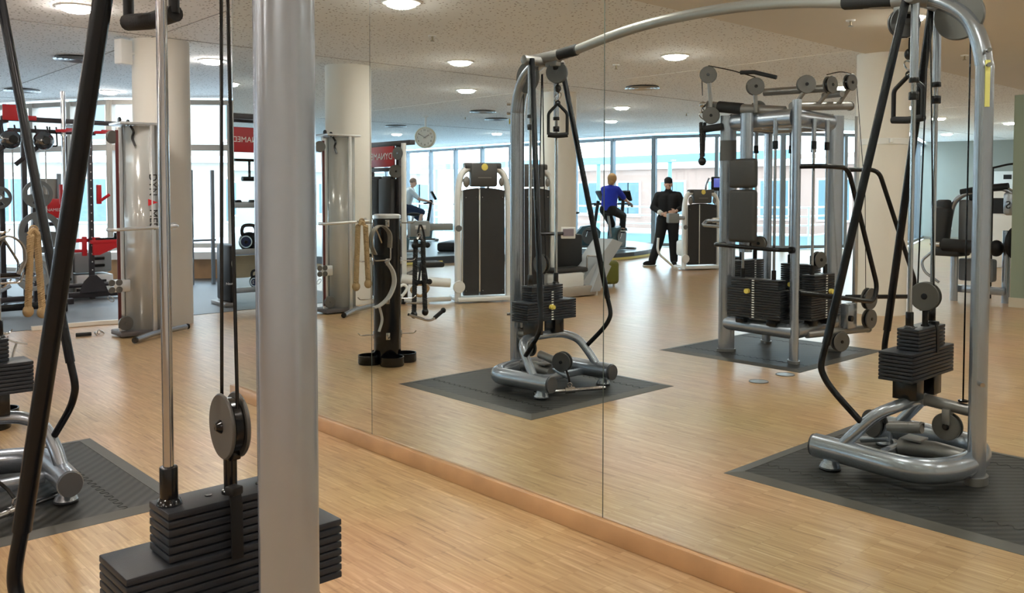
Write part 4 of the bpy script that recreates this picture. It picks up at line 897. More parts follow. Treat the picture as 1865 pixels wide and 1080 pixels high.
t = root('barbell', (RX+0.15, 3.44, 0.3), 'long silver barbell standing upright beside the power rack', 'barbell')
part('shaft', MB().cyl((RX+0.15, 3.44, 0.01), (RX+0.15, 3.44, 2.2), 0.022, 14), chrome, t)
part('sleeve', MB().cyl((RX+0.15, 3.44, 2.2), (RX+0.15, 3.44, 2.76), 0.030, 14).cyl((RX+0.15, 3.44, 2.18), (RX+0.15, 3.44, 2.2), 0.04, 14), chrome, t)
# round chrome heads hanging below the beam
for i, (y, lb) in enumerate(((2.82, 'dark round chrome pulley head hanging at the left of the rack beam'), (3.20, 'dark round chrome pulley head hanging at the middle of the rack beam'))):
    t = root('hanging_pulley_head', (RX+0.12, y, 2.2), lb, 'pulley', 'round pulley heads under the rack beam')
    part('head', MB().ball((RX+0.15, y, 2.11), 0.125, (0.75, 1, 0.95), None, 24), mat('dark_chrome', (0.20, 0.20, 0.20), 0.12, 1.0), t)
    part('boss', MB().disc((RX+0.25, y+0.01, 2.11), 0.05, 0.03, (1, 0, 0), 24), blk, t)
    for dy in (-0.07, 0.07): part('hanger', MB().cyl((RX+0.12, y+dy, 2.18), (RX+0.05, y+dy, 2.30), 0.011, 8), steel_dk, t)
    part('arm', MB().cyl((RX+0.1, y-0.04, 2.04), (RX+0.02, y-0.30, 1.80), 0.028, 10), steel_dk, t)
    part('cable', MB().cyl((RX+0.15, y+0.02, 1.99), (RX+0.15, y+0.02, 0.6), 0.009, 6), chrome, t)
def tri_plate(x, y, z, r, label, txt=None, m=gunm, ax=(1, 0.1, 0)):
    t = root('weight_plate', (x, y, z-r), label, 'weight plate', None)
    a = V(ax).normalized(); u = V((0, 0, 1)); w = a.cross(u).normalized()
    mb = MB(); n = 48; rows = []
    def ringpts(rr, h, hole=False): return [mb.bm.verts.new(V((x, y, z))+a*h+(w*math.cos(2*math.pi*k/n)+u*math.sin(2*math.pi*k/n))*rr) for k in range(n)]
    # rim + inner ring + three spokes so the grip slots stay open
    def band(r0, r1, h0, h1):
        A, B, C_, D_ = ringpts(r0, h0), ringpts(r1, h0), ringpts(r1, h1), ringpts(r0, h1)
        for P, Q in ((A, B), (B, C_), (C_, D_), (D_, A)):
            for k in range(n): mb.bm.faces.new((P[k], P[(k+1) % n], Q[(k+1) % n], Q[k]))
    band(r*0.74, r, -0.018, 0.018); band(r*0.13, r*0.40, -0.018, 0.020)
    for k in range(3):
        an = math.pi/2+k*2*math.pi/3; d = w*math.cos(an)+u*math.sin(an); e = a.cross(d)
        A = [V((x, y, z))+d*r*0.36+e*r*0.22, V((x, y, z))+d*r*0.36-e*r*0.22, V((x, y, z))+d*r*0.80-e*r*0.42, V((x, y, z))+d*r*0.80+e*r*0.42]
        mb.prism([p-a*0.012 for p in A], (0, 0, 0), a*0.024)
    p = part('plate_body', mb, m, t)
    part('hub', MB().lathe(V((x, y, z))-a*0.02, [(r*0.13, 0), (r*0.19, 0), (r*0.19, 0.045), (r*0.13, 0.045)], 28, a, loop=True), chrome, t)
    if txt:
        for k, ch in enumerate(txt):
            an = math.radians(155-k*16); d = w*math.cos(an)*-1+u*math.sin(an)
            dd = (w*-1)*math.cos(an)+u*math.sin(an)
            text('lettering', ch, r*0.22, V((x, y, z))+a*0.0195-dd*0+dd*r*0.87, a.cross(dd)*-1, dd, white, t, 0.0005)
    return t
prx = -12.1
pt = root('plate_tree', (prx-0.2, 3.05, 0.004), 'dark upright plate tree holding round weight plates behind the accessory stand', 'plate rack')
part('upright', MB().box((prx-0.12, 3.03, 0.85), (0.08, 0.08, 1.7), 0, 0.006), steel_dk, pt)
part('base_rail', MB().box((prx-0.12, 3.05, 0.04), (0.7, 0.08, 0.07), 0, 0.006).box((prx-0.12, 3.05, 0.04), (0.08, 0.8, 0.07), 0, 0.006), steel_dk, pt)
for z in (1.42, 0.93, 0.42): part('peg', MB().cyl((prx-0.1, 3.03, z), (prx+0.10, 3.03, z), 0.02, 12), chrome, pt)
tri_plate(prx, 3.03, 1.42, 0.175, 'dark three-slot weight plate, topmost on the plate tree')
tri_plate(prx, 3.05, 0.95, 0.255, 'largest three-slot weight plate, in the middle of the plate tree')
tri_plate(prx, 2.96, 0.42, 0.205, 'grey lettered weight plate, lowest on the plate tree', 'TECHNO', mat('plate_grey_light', (0.30, 0.32, 0.32), 0.45, 0.2, 0.08))
tri_plate(prx-0.25, 2.66, 1.38, 0.14, 'dark weight plate cut off by the left edge of the picture')
# low bench frame in front of the rack
t = root('bench_frame', (-11.3, 2.5, 0.004), 'low black bench frame on the grey floor at the left edge', 'bench')
part('rail', MB().box((-11.5, 2.62, 0.10), (0.10, 1.0, 0.08), 0, 0.01), blk, t)
part('cross_rail', MB().box((-11.5, 2.35, 0.24), (0.06, 0.5, 0.05), 0.2, 0.01, Matrix.Rotation(0.5, 3, 'X')), silver, t)
part('crank', MB().tube(rounded([(-11.4, 2.30, 0.45), (-11.4, 2.60, 0.46), (-11.4, 2.80, 0.38)], 0.05), 0.014, 8), silver, t)
part('foot', MB().box((-11.5, 3.12, 0.06), (0.16, 0.10, 0.12), 0, 0.02), blkm, t)
# grey red-headed information stand
t = root('display_stand', (-13.0, 3.42, 0.004), 'grey shelf stand with a red lettered box behind the power rack', 'stand')
for y in (3.26, 3.52): part('upright', MB().box((-13.0, y, 0.85), (0.05, 0.05, 1.7), 0, 0.005), mull, t)
part('back_panel', MB().box((-13.03, 3.39, 1.45), (0.02, 0.26, 0.36), 0), wallg, t)
rb = part('red_box', MB().box((-12.97, 3.39, 1.23), (0.14, 0.26, 0.26), 0, 0.01), red, t)
text('lettering', 'DYNAMED', 0.055, (-12.897, 3.39, 1.21), (0, 1, 0), (0, 0, 1), white, t, 0.001)
for z in (1.02, 0.66): part('shelf', MB().box((-13.0, 3.39, z), (0.2, 0.28, 0.05), 0, 0.008), steel_dk, t)
for i, (y, z, sc, m, lb) in enumerate(((3.98, 0.15, 1.0, white, 'white step box, lower one behind the rack foot'), (3.96, 0.47, 1.0, stepgrey, 'grey step box with slots stacked on the white one'), (3.52, 0.30, 0.9, stepgrey, 'dark blue-grey step box left of the rack upright'))):
    t = root('step_box', (-13.3, y, 0.004 if i != 1 else 0.30), lb, 'step platform', 'step boxes behind the rack')
    part('body', MB().box((-13.3, y, z), (0.5, 0.50 if i < 2 else 0.36, 0.29 if i != 2 else 0.58), 0, 0.03), m, t)
    part('slot', MB().box((-13.045, y+0.05, z+0.05), (0.02, 0.20, 0.04), 0, 0.01), blk, t)
    part('slot', MB().box((-13.045, y+0.05, z-0.05), (0.02, 0.20, 0.04), 0, 0.01), blk, t)
# black machine end panel by the mirror edge
t = root('black_cabinet', (-10.6, 4.8, 0.004), 'black machine end cover with a round grey dial, just left of the mirror edge', 'cabinet')
part('cover', MB().box((-10.75, 4.90, 0.42), (0.5, 0.16, 0.72), -0.1, 0.03), blkm, t)
part('dial', MB().disc((-10.50, 4.90, 0.55), 0.08, 0.02, (1, -0.1, 0), 24), silver_dk, t)
text('lettering', 'Nautilus', 0.045, (-10.495, 4.82, 0.30), (0.1, 1, 0), (0, 0, 1), white, t, 0.001)
part('skid', MB().box((-10.75, 4.86, 0.03), (0.55, 0.22, 0.05), -0.1, 0.01), silver_dk, t)
# plate rack outside behind the round column windows
t = root('plate_storage', (-13.6, 5.6, 0.004), 'tall rack of bars and discs by the bright window right of the round column', 'weight rack')
part('upright', MB().box((-13.5, 5.55, 0.9), (0.05, 0.05, 1.8), 0, 0.004), mull, t)
part('upright', MB().box((-13.4, 5.85, 0.9), (0.05, 0.05, 1.8), 0, 0.004), mull, t)
for k in range(4):
    for y in (5.50,): part('disc', MB().disc((-13.42, y, 0.3+k*0.32), 0.15-0.015*k, 0.05, (0.3, 1, 0), 24), gunm, t)
part('shelf', MB().box((-13.45, 5.7, 0.7), (0.1, 0.4, 0.03), 0), mull, t)

# ================================================================== KETTLEBELL RACK + SIGN (seen in mirror)
t = root('kettlebell_rack', (-10.95, 0.45, 0.004), 'black storage rig with grey shelves and a red sign, left end of the mirror', 'storage rack')
for x, y in ((-10.7, -0.25), (-10.7, 1.25), (-11.2, -0.25), (-11.2, 1.25)): part('upright', MB().box((x, y, 1.2), (0.07, 0.07, 2.4), 0, 0.005), steel_dk, t)
for z in (1.26, 0.66, 0.16): part('shelf', MB().box((-10.95, 0.5, z), (0.46, 1.46, 0.02), 0, 0.004).box((-10.72, 0.5, z+0.02), (0.02, 1.46, 0.07), 0, 0.006), mat('shelf_grey', (0.35, 0.38, 0.42), 0.4, 0.5), t)
part('top_beam', MB().box((-10.7, 0.5, 2.42), (0.07, 1.6, 0.07), 0, 0.005).box((-11.2, 0.5, 2.42), (0.07, 1.6, 0.07), 0, 0.005), steel_dk, t)
sg = part('sign_board', MB().box((-10.68, 0.35, 2.12), (0.03, 1.1, 0.32), 0, 0.006), redsign, t)
text('lettering', 'DYNAMED', 0.10, (-10.662, 0.22, 2.12), (0, 1, 0), (0, 0, 1), white, sg, 0.001)
part('hook_arm', MB().tube([(-10.68, 0.05, 1.86), (-10.68, 0.42, 1.86)], 0.018, 8).cyl((-10.68, 0.22, 1.86), (-10.68, 0.22, 1.62), 0.018, 8).cyl((-10.68, 0.14, 1.62), (-10.68, 0.32, 1.62), 0.03, 10), blk, t)
kb0 = None
def kettlebell(x, y, z, r, label, num=None):
    t = root('kettlebell', (x, y, z), label, 'kettlebell', 'kettlebells on the storage rig')
    part('bell', MB().ball((x, y, z+r*0.95), r, (1, 1, 0.95), None, 24).lathe((x, y, z), [(r*0.55, 0), (r*0.62, 0.01), (r*0.5, 0.05)], 20), blk, t)
    h = smooth_path([(x, y-r*0.62, z+r*1.5), (x, y-r*0.72, z+r*2.05), (x, y-r*0.45, z+r*2.5), (x, y+r*0.45, z+r*2.5), (x, y+r*0.72, z+r*2.05), (x, y+r*0.62, z+r*1.5)], 5)
    part('handle', MB().tube(h, r*0.17, 12), blk, t)
    d = V((0.74, 0.67, 0)).normalized()
    part('number_disc', MB().disc(V((x, y, z+r*0.97))+d*r*0.93, r*0.55, 0.012, d, 28), mat('navy', (0.01, 0.02, 0.07), 0.3), t)
    part('number_ring', MB().ring(V((x, y, z+r*0.97))+d*(r*0.93+0.006), r*0.55, 0.007, d, 28), mat('pale_blue', (0.55, 0.70, 0.8), 0.4), t)
    if num: text('number', num, r*0.62, V((x, y, z+r*0.97))+d*(r*0.93+0.008), V((0, 0, 1)).cross(d), (0, 0, 1), white, t, 0.001)
kettlebell(-10.90, 0.03, 0.17, 0.095, 'black kettlebell numbered 12 with a pale ring on the lowest grey shelf', '12')
kettlebell(-10.90, 0.13, 0.67, 0.135, 'large black kettlebell on the middle grey shelf', None)
kettlebell(-10.92, 0.50, 0.17, 0.10, 'black kettlebell on the lowest shelf hidden by the near post', '16')
t = root('dumbbell', (-10.9, 0.2, 1.27), 'black dumbbell lying on the top grey shelf', 'dumbbell')
part('handle', MB().cyl((-10.9, 0.08, 1.31), (-10.9, 0.28, 1.31), 0.014, 10), chrome, t)
for y in (0.07, 0.27): part('head', MB().cyl((-10.9, y-0.03, 1.31), (-10.9, y+0.05, 1.31), 0.04, 12, bev=0.006), blk, t)
t = root('wooden_board', (-11.25, 0.2, 0.29), 'pale wooden board behind the lowest shelf of the kettlebell rig', 'board')
part('panel', MB().box((-11.25, 0.2, 0.44), (0.03, 1.2, 0.30), 0, 0.004), mat('birch', (0.60, 0.50, 0.34), 0.6, 0, 0.1), t)

# second rig: shrouded cable station with red sign
CX0 = -10.05; yy = -1.3
t = root('cable_station', (-9.75, -1.4, 0.0), 'black framed cable station with charcoal covers and a red lettered sign', 'gym machine')
for x in (-10.25, -9.56): part('upright', MB().box((x, yy-0.05, 1.04), (0.07, 0.08, 2.08), 0, 0.006), steel_dk, t)
part('top_beam', MB().box((-9.80, yy-0.02, 2.09), (1.14, 0.08, 0.06), 0, 0.006), steel_dk, t)
part('lower_beam', MB().box((-9.90, yy-0.02, 1.75), (0.68, 0.07, 0.05), 0, 0.006), steel_dk, t)
sg = part('sign_board', MB().box((-9.905, yy+0.02, 1.92), (0.64, 0.03, 0.27), 0, 0.004), redsign, t)
text('lettering', 'DYNAMED', 0.125, (-9.905, yy+0.037, 1.92), (-1, 0, 0), (0, 0, 1), white, sg, 0.001)
for x0, x1 in ((-10.22, -9.90), (-9.895, -9.60)):
    part('cover', MB().box(((x0+x1)/2, yy+0.02, 0.82), (x1-x0, 0.10, 1.62), 0, 0.02).box(((x0+x1)/2, yy+0.0, 1.63), (x1-x0-0.06, 0.08, 0.06), 0, 0.02), shroud_m, t)
part('white_pole', MB().cyl((-9.33, yy+0.05, 0.35), (-9.33, yy+0.05, 2.08), 0.032, 14), white, t)
part('pole_base', MB().cyl((-9.33, yy+0.05, 0.0), (-9.33, yy+0.05, 0.36), 0.045, 14), blk, t)
pulley((-9.40, yy+0.08, 1.95), (0.3, 1, 0), t, 0.085)
pulley((-9.50, yy+0.06, 1.72), (1, 0.4, 0), t, 0.085)

# ================================================================== SELECTOR MACHINES
def frame_xy(o, yaw):
    f = V((math.cos(yaw), math.sin(yaw), 0)); r = V((-math.sin(yaw), math.cos(yaw), 0))
    return lambda a, b, z: V(o)+f*a+r*b+V((0, 0, z))
def selector(o, yaw, w, h, label, arms=None, console=True):
    "a=forward from the covers, b=left-right, covers in plane a=0"
    P0 = frame_xy(V((o[0], o[1], 0)), yaw); R = Matrix.Rotation(yaw, 3, 'Z'); P = lambda a, b, z: P0(a, -b, z)
    t = root('selector_machine', (o[0], o[1], 0), label, 'gym machine')
    hw = w/2
    fr = rounded([P(0.03, -hw, 0.02), P(0.03, -hw, h*0.80), P(0.0, -hw*0.80, h*0.97), P(0.0, hw*0.80, h*0.97), P(0.03, hw, h*0.80), P(0.03, hw, 0.02)], 0.26, 8)
    part('frame', MB().oval(fr, 0.052, 0.042, P(1, 0, 0)-P(0, 0, 0), 18), white_fr, t)
    part('base_plate', MB().box(P(-0.10, 0, 0.05), (0.42, w*1.05, 0.06), yaw, 0.015), white_fr, t)
    for s_, (b0, b1) in enumerate(((-hw+0.075, -0.07), (-0.05, hw-0.06))):
        mb = MB()
        n = 8; poly = [P(0.0, b0, 0.10), P(0.0, b1, 0.10)]
        for i in range(n+1):
            q = i/n; b = b1+(b0-b1)*q; bulge = 0.05*(1-(b/hw)**2)
            poly.append(P(0.0, b, h*0.80+bulge))
        mb.prism(poly, (0, 0, 0), P(0.06, 0, 0)-P(0, 0, 0))
        cv = part('cover', mb, shroud_m, t)
        for bb in (b0+0.03, b1-0.03):
            for zz in (0.16, h*0.76): part('screw', MB().disc(P(0.063, bb, zz), 0.007, 0.004, P(1, 0, 0)-P(0, 0, 0), 10), chrome, cv)
    part('seam_strip', MB().box(P(0.035, -0.06, h*0.45), (0.07, 0.018, h*0.74), yaw, 0.003), alu, t)
    part('seam_strip', MB().box(P(0.03, -hw+0.055, h*0.45), (0.06, 0.016, h*0.72), yaw, 0.003), alu, t)
    c = part('console', MB().box(P(0.03, 0, h*0.92), (0.14, w*0.52, h*0.17), yaw, 0.03).box(P(0.0, 0, h*0.985), (0.12, w*0.72, h*0.045), yaw, 0.02), mat('console_dark', (0.07, 0.07, 0.07), 0.45), t)
    part('badge', MB().disc(P(0.10, 0, h*0.975), 0.045, 0.01, P(1, 0, 0)-P(0, 0, 0), 24), yellow, c)
    part('display_line', MB().box(P(0.103, 0, h*0.90), (0.004, w*0.26, 0.012), yaw), silver_dk, c)
    part('side_knob', MB().ball(P(0.06, -hw*0.68, h*0.87), 0.075, (0.35, 0.62, 1), R, 18), silver_dk, t)
    part('side_knob', MB().ball(P(0.06, hw*0.70, h*0.87), 0.06, (0.35, 0.62, 1), R, 18), silver_dk, t)
    part('pivot_disc', MB().disc(P(0.09, -hw, 0.22), 0.08, 0.03, P(1, 0, 0)-P(0, 0, 0), 24), white_fr, t)
    part('number_disc', MB().disc(P(0.085, -hw, 0.98*h/1.82), 0.042, 0.02, P(1, 0, 0)-P(0, 0, 0), 20), gunm, t)
    if arms: arms(t, P, R, yaw)
    return t
def arms1(t, P, R, yaw):
    part('adjuster_box', MB().box(P(0.0, -0.86, 0.98), (0.18, 0.26, 0.20), yaw, 0.02), mat('adjuster_grey', (0.22, 0.24, 0.25), 0.4), t)
    part('adjuster_label', MB().box(P(0.095, -0.86, 1.0), (0.006, 0.14, 0.05), yaw, 0.002), alu, t)
    part('adjuster_arm', MB().box(P(0.0, -0.58, 1.0), (0.08, 0.34, 0.09), yaw, 0.01), mat('adjuster_grey', (0.22, 0.24, 0.25), 0.4), t)
    part('low_arm', MB().oval([P(0.02, -0.45, 0.27), P(0.0, -0.8, 0.30), P(-0.05, -1.08, 0.34)], 0.06, 0.05, (0, 0, 1), 16), white_fr, t)
    part('seat', MB().box(P(-0.25, -0.66, 0.50), (0.35, 0.34, 0.07), yaw, 0.03, seg=3), pad_blk, t)
    part('seat_support', MB().tube([P(-0.25, -0.75, 0.46), P(-0.2, -0.95, 0.38), P(-0.2, -1.02, 0.10)], 0.035, 12), silver_dk, t)
    part('foot_rail', MB().box(P(-0.1, -0.72, 0.05), (0.10, 0.62, 0.06), yaw, 0.015), white_fr, t)
    for k in range(2): part('foot_strap', MB().tube(smooth_path([P(0.05, -0.75-0.28*k, 0.22), P(0.08, -0.86-0.26*k, 0.12), P(0.08, -0.98-0.2*k, 0.20), P(0.05, -0.88-0.2*k, 0.27)], 5, True), 0.02, 8, True), white_fr if k else mat('tan_strap', (0.35, 0.22, 0.1), 0.6), t)
selector((-8.80, -2.13), 0.39, 0.70, 1.82, 'tall weight machine with charcoal covers in white rounded frame, left of the left tower pole', arms1)
selector((-8.75, -2.98), 0.25, 0.62, 1.82, 'second charcoal covered weight machine standing directly behind the left tower pole')
def arms3(t, P, R, yaw):
    part('adjuster_box', MB().box(P(0.05, -0.62, 0.98), (0.12, 0.22, 0.18), yaw, 0.02), mat('adjuster_grey', (0.22, 0.24, 0.25), 0.4), t)
    part('adjuster_arm', MB().box(P(0.05, -0.46, 0.98), (0.06, 0.22, 0.07), yaw, 0.01), silver, t)
    part('low_lever', MB().tube(rounded([P(0.1, -0.95, 0.62), P(0.12, -0.98, 0.35), P(0.14, -0.62, 0.06)], 0.12), 0.022, 12).cyl(P(0.14, -0.63, 0.07), P(0.15, -0.57, 0.03), 0.035, 12), white_fr, t)
    part('grab_handle', MB().tube(rounded([P(0.10, 0.50, 0.97), P(0.18, 0.14, 0.97), P(0.18, 0.14, 0.90), P(0.10, 0.50, 0.90)], 0.03), 0.014, 10), alu, t)
    part('seat', MB().box(P(-0.2, -0.25, 0.40), (0.3, 0.16, 0.30), yaw, 0.05), white, t)
selector((-9.83, -8.41), 0.40, 0.74, 1.50, 'charcoal covered weight machine between the standing man and the multi station', arms3)
# treadmill-like cardio console behind it
t = root('cardio_console', (-10.3, -9.6, 0.0), 'cardio machine with dark blue touch screen above the charcoal weight machine', 'cardio machine')
P = frame_xy((-10.15, -9.55, 0), 0.62)
part('screen_housing', MB().box(P(0.0, 0.0, 1.63), (0.05, 0.42, 0.28), 0.62, 0.02), blkm, t)
part('touch_screen', MB().box(P(0.028, 0.0, 1.65), (0.006, 0.33, 0.18), 0.62, 0.002), screen, t)
part('neck', MB().cyl(P(-0.03, 0, 1.5), P(-0.1, 0, 0.2), 0.05, 12), blkm, t)
for s_ in (-1, 1): part('grip_arm', MB().tube(rounded([P(-0.1, s_*0.25, 1.35), P(0.0, s_*0.33, 1.58), P(-0.04, s_*0.24, 1.74)], 0.08), 0.02, 10), silver, t)
part('deck', MB().box(P(-0.5, 0, 0.10), (1.6, 0.7, 0.18), 0.62, 0.04), blkm, t)
# seated machine with black back pad beside the mirror seam
t = root('leg_press', (-8.6, -3.6, 0.0), 'seated leg machine with a large black pad and sloping grey footplate', 'gym machine')
part('back_pad', MB().box((-8.72, -3.52, 0.62), (0.16, 0.72, 0.46), 0.05, 0.03, seg=3), pad_blk, t)
part('seat', MB().box((-8.52, -3.40, 0.37), (0.32, 0.62, 0.07), 0.05, 0.03, seg=3), shroud_m, t)
part('side_panel', MB().box((-8.50, -3.36, 0.22), (0.30, 0.5, 0.24), 0.1, 0.03), white_fr, t)
part('beam', MB().oval([(-8.45, -3.30, 0.28), (-8.45, -3.85, 0.30)], 0.05, 0.05, (0, 0, 1), 14), white_fr, t)
part('footplate', MB().prism([(-8.70, -3.55, 0.18), (-8.70, -3.80, 0.10), (-8.70, -4.42, 0.72), (-8.70, -4.20, 0.78)], (0, 0, 0), (0.36, 0, 0)), mat('grey_panel', (0.42, 0.45, 0.48), 0.4), t)
part('slope_leg', MB().prism([(-8.36, -3.66, 0.06), (-8.36, -3.84, 0.06), (-8.36, -4.08, 0.40), (-8.36, -3.90, 0.48)], (0, 0, 0), (0.10, 0, 0)), mat('grey_panel', (0.42, 0.45, 0.48), 0.4), t)
part('base_block', MB().box((-8.5, -3.48, 0.08), (0.42, 0.66, 0.14), 0.05, 0.03), mat('base_beige', (0.42, 0.38, 0.33), 0.4, 0.3), t)
part('foot', MB().cyl((-8.33, -3.82, 0.0), (-8.33, -3.82, 0.06), 0.035, 14), white, t)
part('grab_handle', MB().tube(rounded([(-8.38, -3.70, 0.34), (-8.38, -3.70, 0.56), (-8.38, -3.92, 0.54), (-8.38, -3.92, 0.36)], 0.03), 0.012, 10), chrome, t)
t = root('tablet_display', (-8.3, -3.3, 0.80), 'small white-framed tablet display on an arm above the black pad', 'display')
part('housing', MB().box((-8.42, -3.36, 0.89), (0.03, 0.20, 0.16), 0.72, 0.01), white, t)
part('screen', MB().box((-8.402, -3.345, 0.895), (0.006, 0.15, 0.10), 0.72), mat('tablet_screen', (0.05, 0.05, 0.05), 0.3, emit=(0.12, 0.08, 0.08), estr=0.7), t)
part('red_icon', MB().box((-8.397, -3.365, 0.915), (0.004, 0.05, 0.03), 0.72), mat('icon_red', (0.6, 0.1, 0.12), 0.4, emit=(0.7, 0.1, 0.15), estr=0.6), t)
part('arm', MB().cyl((-8.46, -3.30, 0.88), (-8.60, -3.0, 0.88), 0.025, 10).cyl((-8.60, -3.0, 0.86), (-8.6, -3.0, 0.3), 0.02, 10), blk, t)
# pouf
t = root('pouf', (-9.0, -4.83, 0), 'olive green upholstered stool cube beside the mirror seam', 'stool')
part('cushion', MB().box((-9.08, -4.78, 0.22), (0.42, 0.42, 0.36), 0.2, 0.06, seg=4), olive, t)
for dx in (-0.14, 0.14):
    for dy in (-0.14, 0.14): part('leg', MB().cyl((-9.08+dx, -4.78+dy, 0), (-9.08+dx, -4.78+dy, 0.05), 0.02, 10), white, t)
# machine at the right (lettered S)
t = root('leg_curl_machine', (-4.4, -7.0, 0), 'seated curl machine with black rollers and pad, seen behind the right tower pole', 'gym machine')
part('frame', MB().oval(rounded([(-4.80, -6.95, 0.85), (-4.72, -6.95, 1.30), (-4.60, -6.95, 1.42), (-4.15, -6.98, 1.52), (-3.96, -7.0, 1.42), (-3.97, -7.05, 1.0)], 0.12), 0.045, 0.035, (0, 1, 0), 16), silver, t)
part('top_shell', MB().tube([(-4.62, -6.95, 1.44), (-4.3, -6.96, 1.50), (-4.05, -6.98, 1.52)], 0.05, 12), blkm, t)
part('cover', MB().box((-4.50, -7.05, 1.02), (0.34, 0.12, 0.66), 0, 0.03), mat('cover_grey', (0.16, 0.17, 0.18), 0.5), t)
part('console', MB().box((-4.44, -6.98, 1.40), (0.18, 0.08, 0.13), 0, 0.03), blkm, t)
part('back_pad', MB().box((-4.82, -6.85, 0.98), (0.20, 0.24, 0.55), 0.3, 0.06, Matrix.Rotation(0.1, 3, 'Y'), seg=3), pad_blk, t)
part('head_pad', MB().box((-4.80, -6.86, 1.27), (0.17, 0.14, 0.16), 0.3, 0.04, seg=3), pad_blk, t)
part('seat', MB().box((-4.66, -6.78, 0.66), (0.36, 0.34, 0.11), 0.1, 0.04, seg=3), pad_blk, t)
part('roller_pad', MB().cyl((-4.72, -6.62, 0.76), (-4.28, -6.64, 0.74), 0.085, 20, bev=0.02), foam, t)
part('roller_shaft', MB().cyl((-4.80, -6.62, 0.76), (-4.74, -6.62, 0.76), 0.04, 14).cyl((-4.84, -6.6, 0.77), (-4.86, -6.6, 0.77), 0.03, 12), chrome, t)
part('side_handle', MB().tube(rounded([(-4.88, -6.72, 0.66), (-5.02, -6.70, 0.52), (-4.98, -6.70, 0.38), (-4.80, -6.75, 0.24)], 0.06), 0.018, 10), silver, t)
for x in (-4.66, -4.09): part('leg', MB().oval([(x, -6.88-(0.2 if x > -4.3 else 0), 0), (x, -6.88-(0.2 if x > -4.3 else 0), 0.62 if x < -4.3 else 0.95)], 0.05, 0.035, (1, 0, 0), 16), silver, t)
part('low_beam', MB().box((-4.38, -6.98, 0.16), (0.62, 0.10, 0.10), 0, 0.02), silver, t)
part('low_box', MB().box((-4.42, -7.02, 0.42), (0.44, 0.16, 0.30), 0, 0.03), mat('cover_grey', (0.16, 0.17, 0.18), 0.5), t)
part('disc_pad', MB().disc((-3.93, -6.95, 0.80), 0.21, 0.08, (1, 0.3, 0), 32, 0.02), blkm, t)
part('shell', MB().box((-4.04, -7.0, 1.30), (0.14, 0.10, 0.30), 0, 0.04), silver, t)
text('lettering', 'S', 0.14, (-4.04, -6.945, 1.28), (-1, 0, 0), (0, 0, 1), blk, t, 0.002)
part('joint_ball', MB().ball((-4.17, -6.95, 0.72), 0.09, (1, 1, 1.2), None, 16), blkm, t)
part('rear_bar', MB().tube(rounded([(-4.42, -7.5, 1.78), (-4.2, -7.5, 1.83), (-3.9, -7.5, 1.83)], 0.08), 0.014, 8).cyl((-4.42, -7.5, 0.0), (-4.42, -7.5, 1.78), 0.014, 8), blkm, t)
# kiosk and notices on the far back wall
def wb(x): return -23.2-(x+11.9)*4.4/15.9
t = root('touch_terminal', (-11.4, wb(-11.4)+0.4, 0), 'slim black standing terminal with a purple screen by the far grey wall', 'terminal')
part('stand', MB().box((-11.35, wb(-11.35)+0.35, 0.5), (0.07, 0.10, 1.0), 0, 0.01).box((-11.35, wb(-11.35)+0.35, 0.02), (0.3, 0.25, 0.03), 0, 0.01), blkm, t)
part('head', MB().box((-11.35, wb(-11.35)+0.36, 1.10), (0.30, 0.12, 0.24), 0, 0.02), blkm, t)
part('screen', MB().box((-11.35, wb(-11.35)+0.425, 1.11), (0.22, 0.006, 0.16), 0), screen, t)
t = root('notice_board', (-10.0, wb(-10.0), 1.3), 'white notice sheets pinned on the far grey wall', 'notice')
part('sheet', MB().box((-9.75, wb(-9.75)+0.02, 1.75), (0.85, 0.012, 0.75), -0.27), white, t)
part('print', MB().box((-9.6, wb(-9.6)+0.03, 1.95), (0.22, 0.006, 0.14), -0.27), blkm, t)
t = root('wall_socket', (-11.2, wb(-11.2), 0.3), 'small white socket plate low on the far grey wall', 'socket')
part('plate', MB().box((-11.12, wb(-11.12)+0.01, 0.36), (0.16, 0.012, 0.09), -0.27, 0.003), white, t)
t = root('storage_cabinet', (-6.1, -13.2, 0), 'white cabinet with a dark panel standing beyond the curl machine', 'cabinet')
part('body', MB().box((-6.1, -13.2, 0.75), (0.8, 0.4, 1.5), 0.2, 0.02), white, t)
part('panel', MB().box((-6.1, -12.99, 1.2), (0.5, 0.02, 0.3), 0.2), blkm, t)

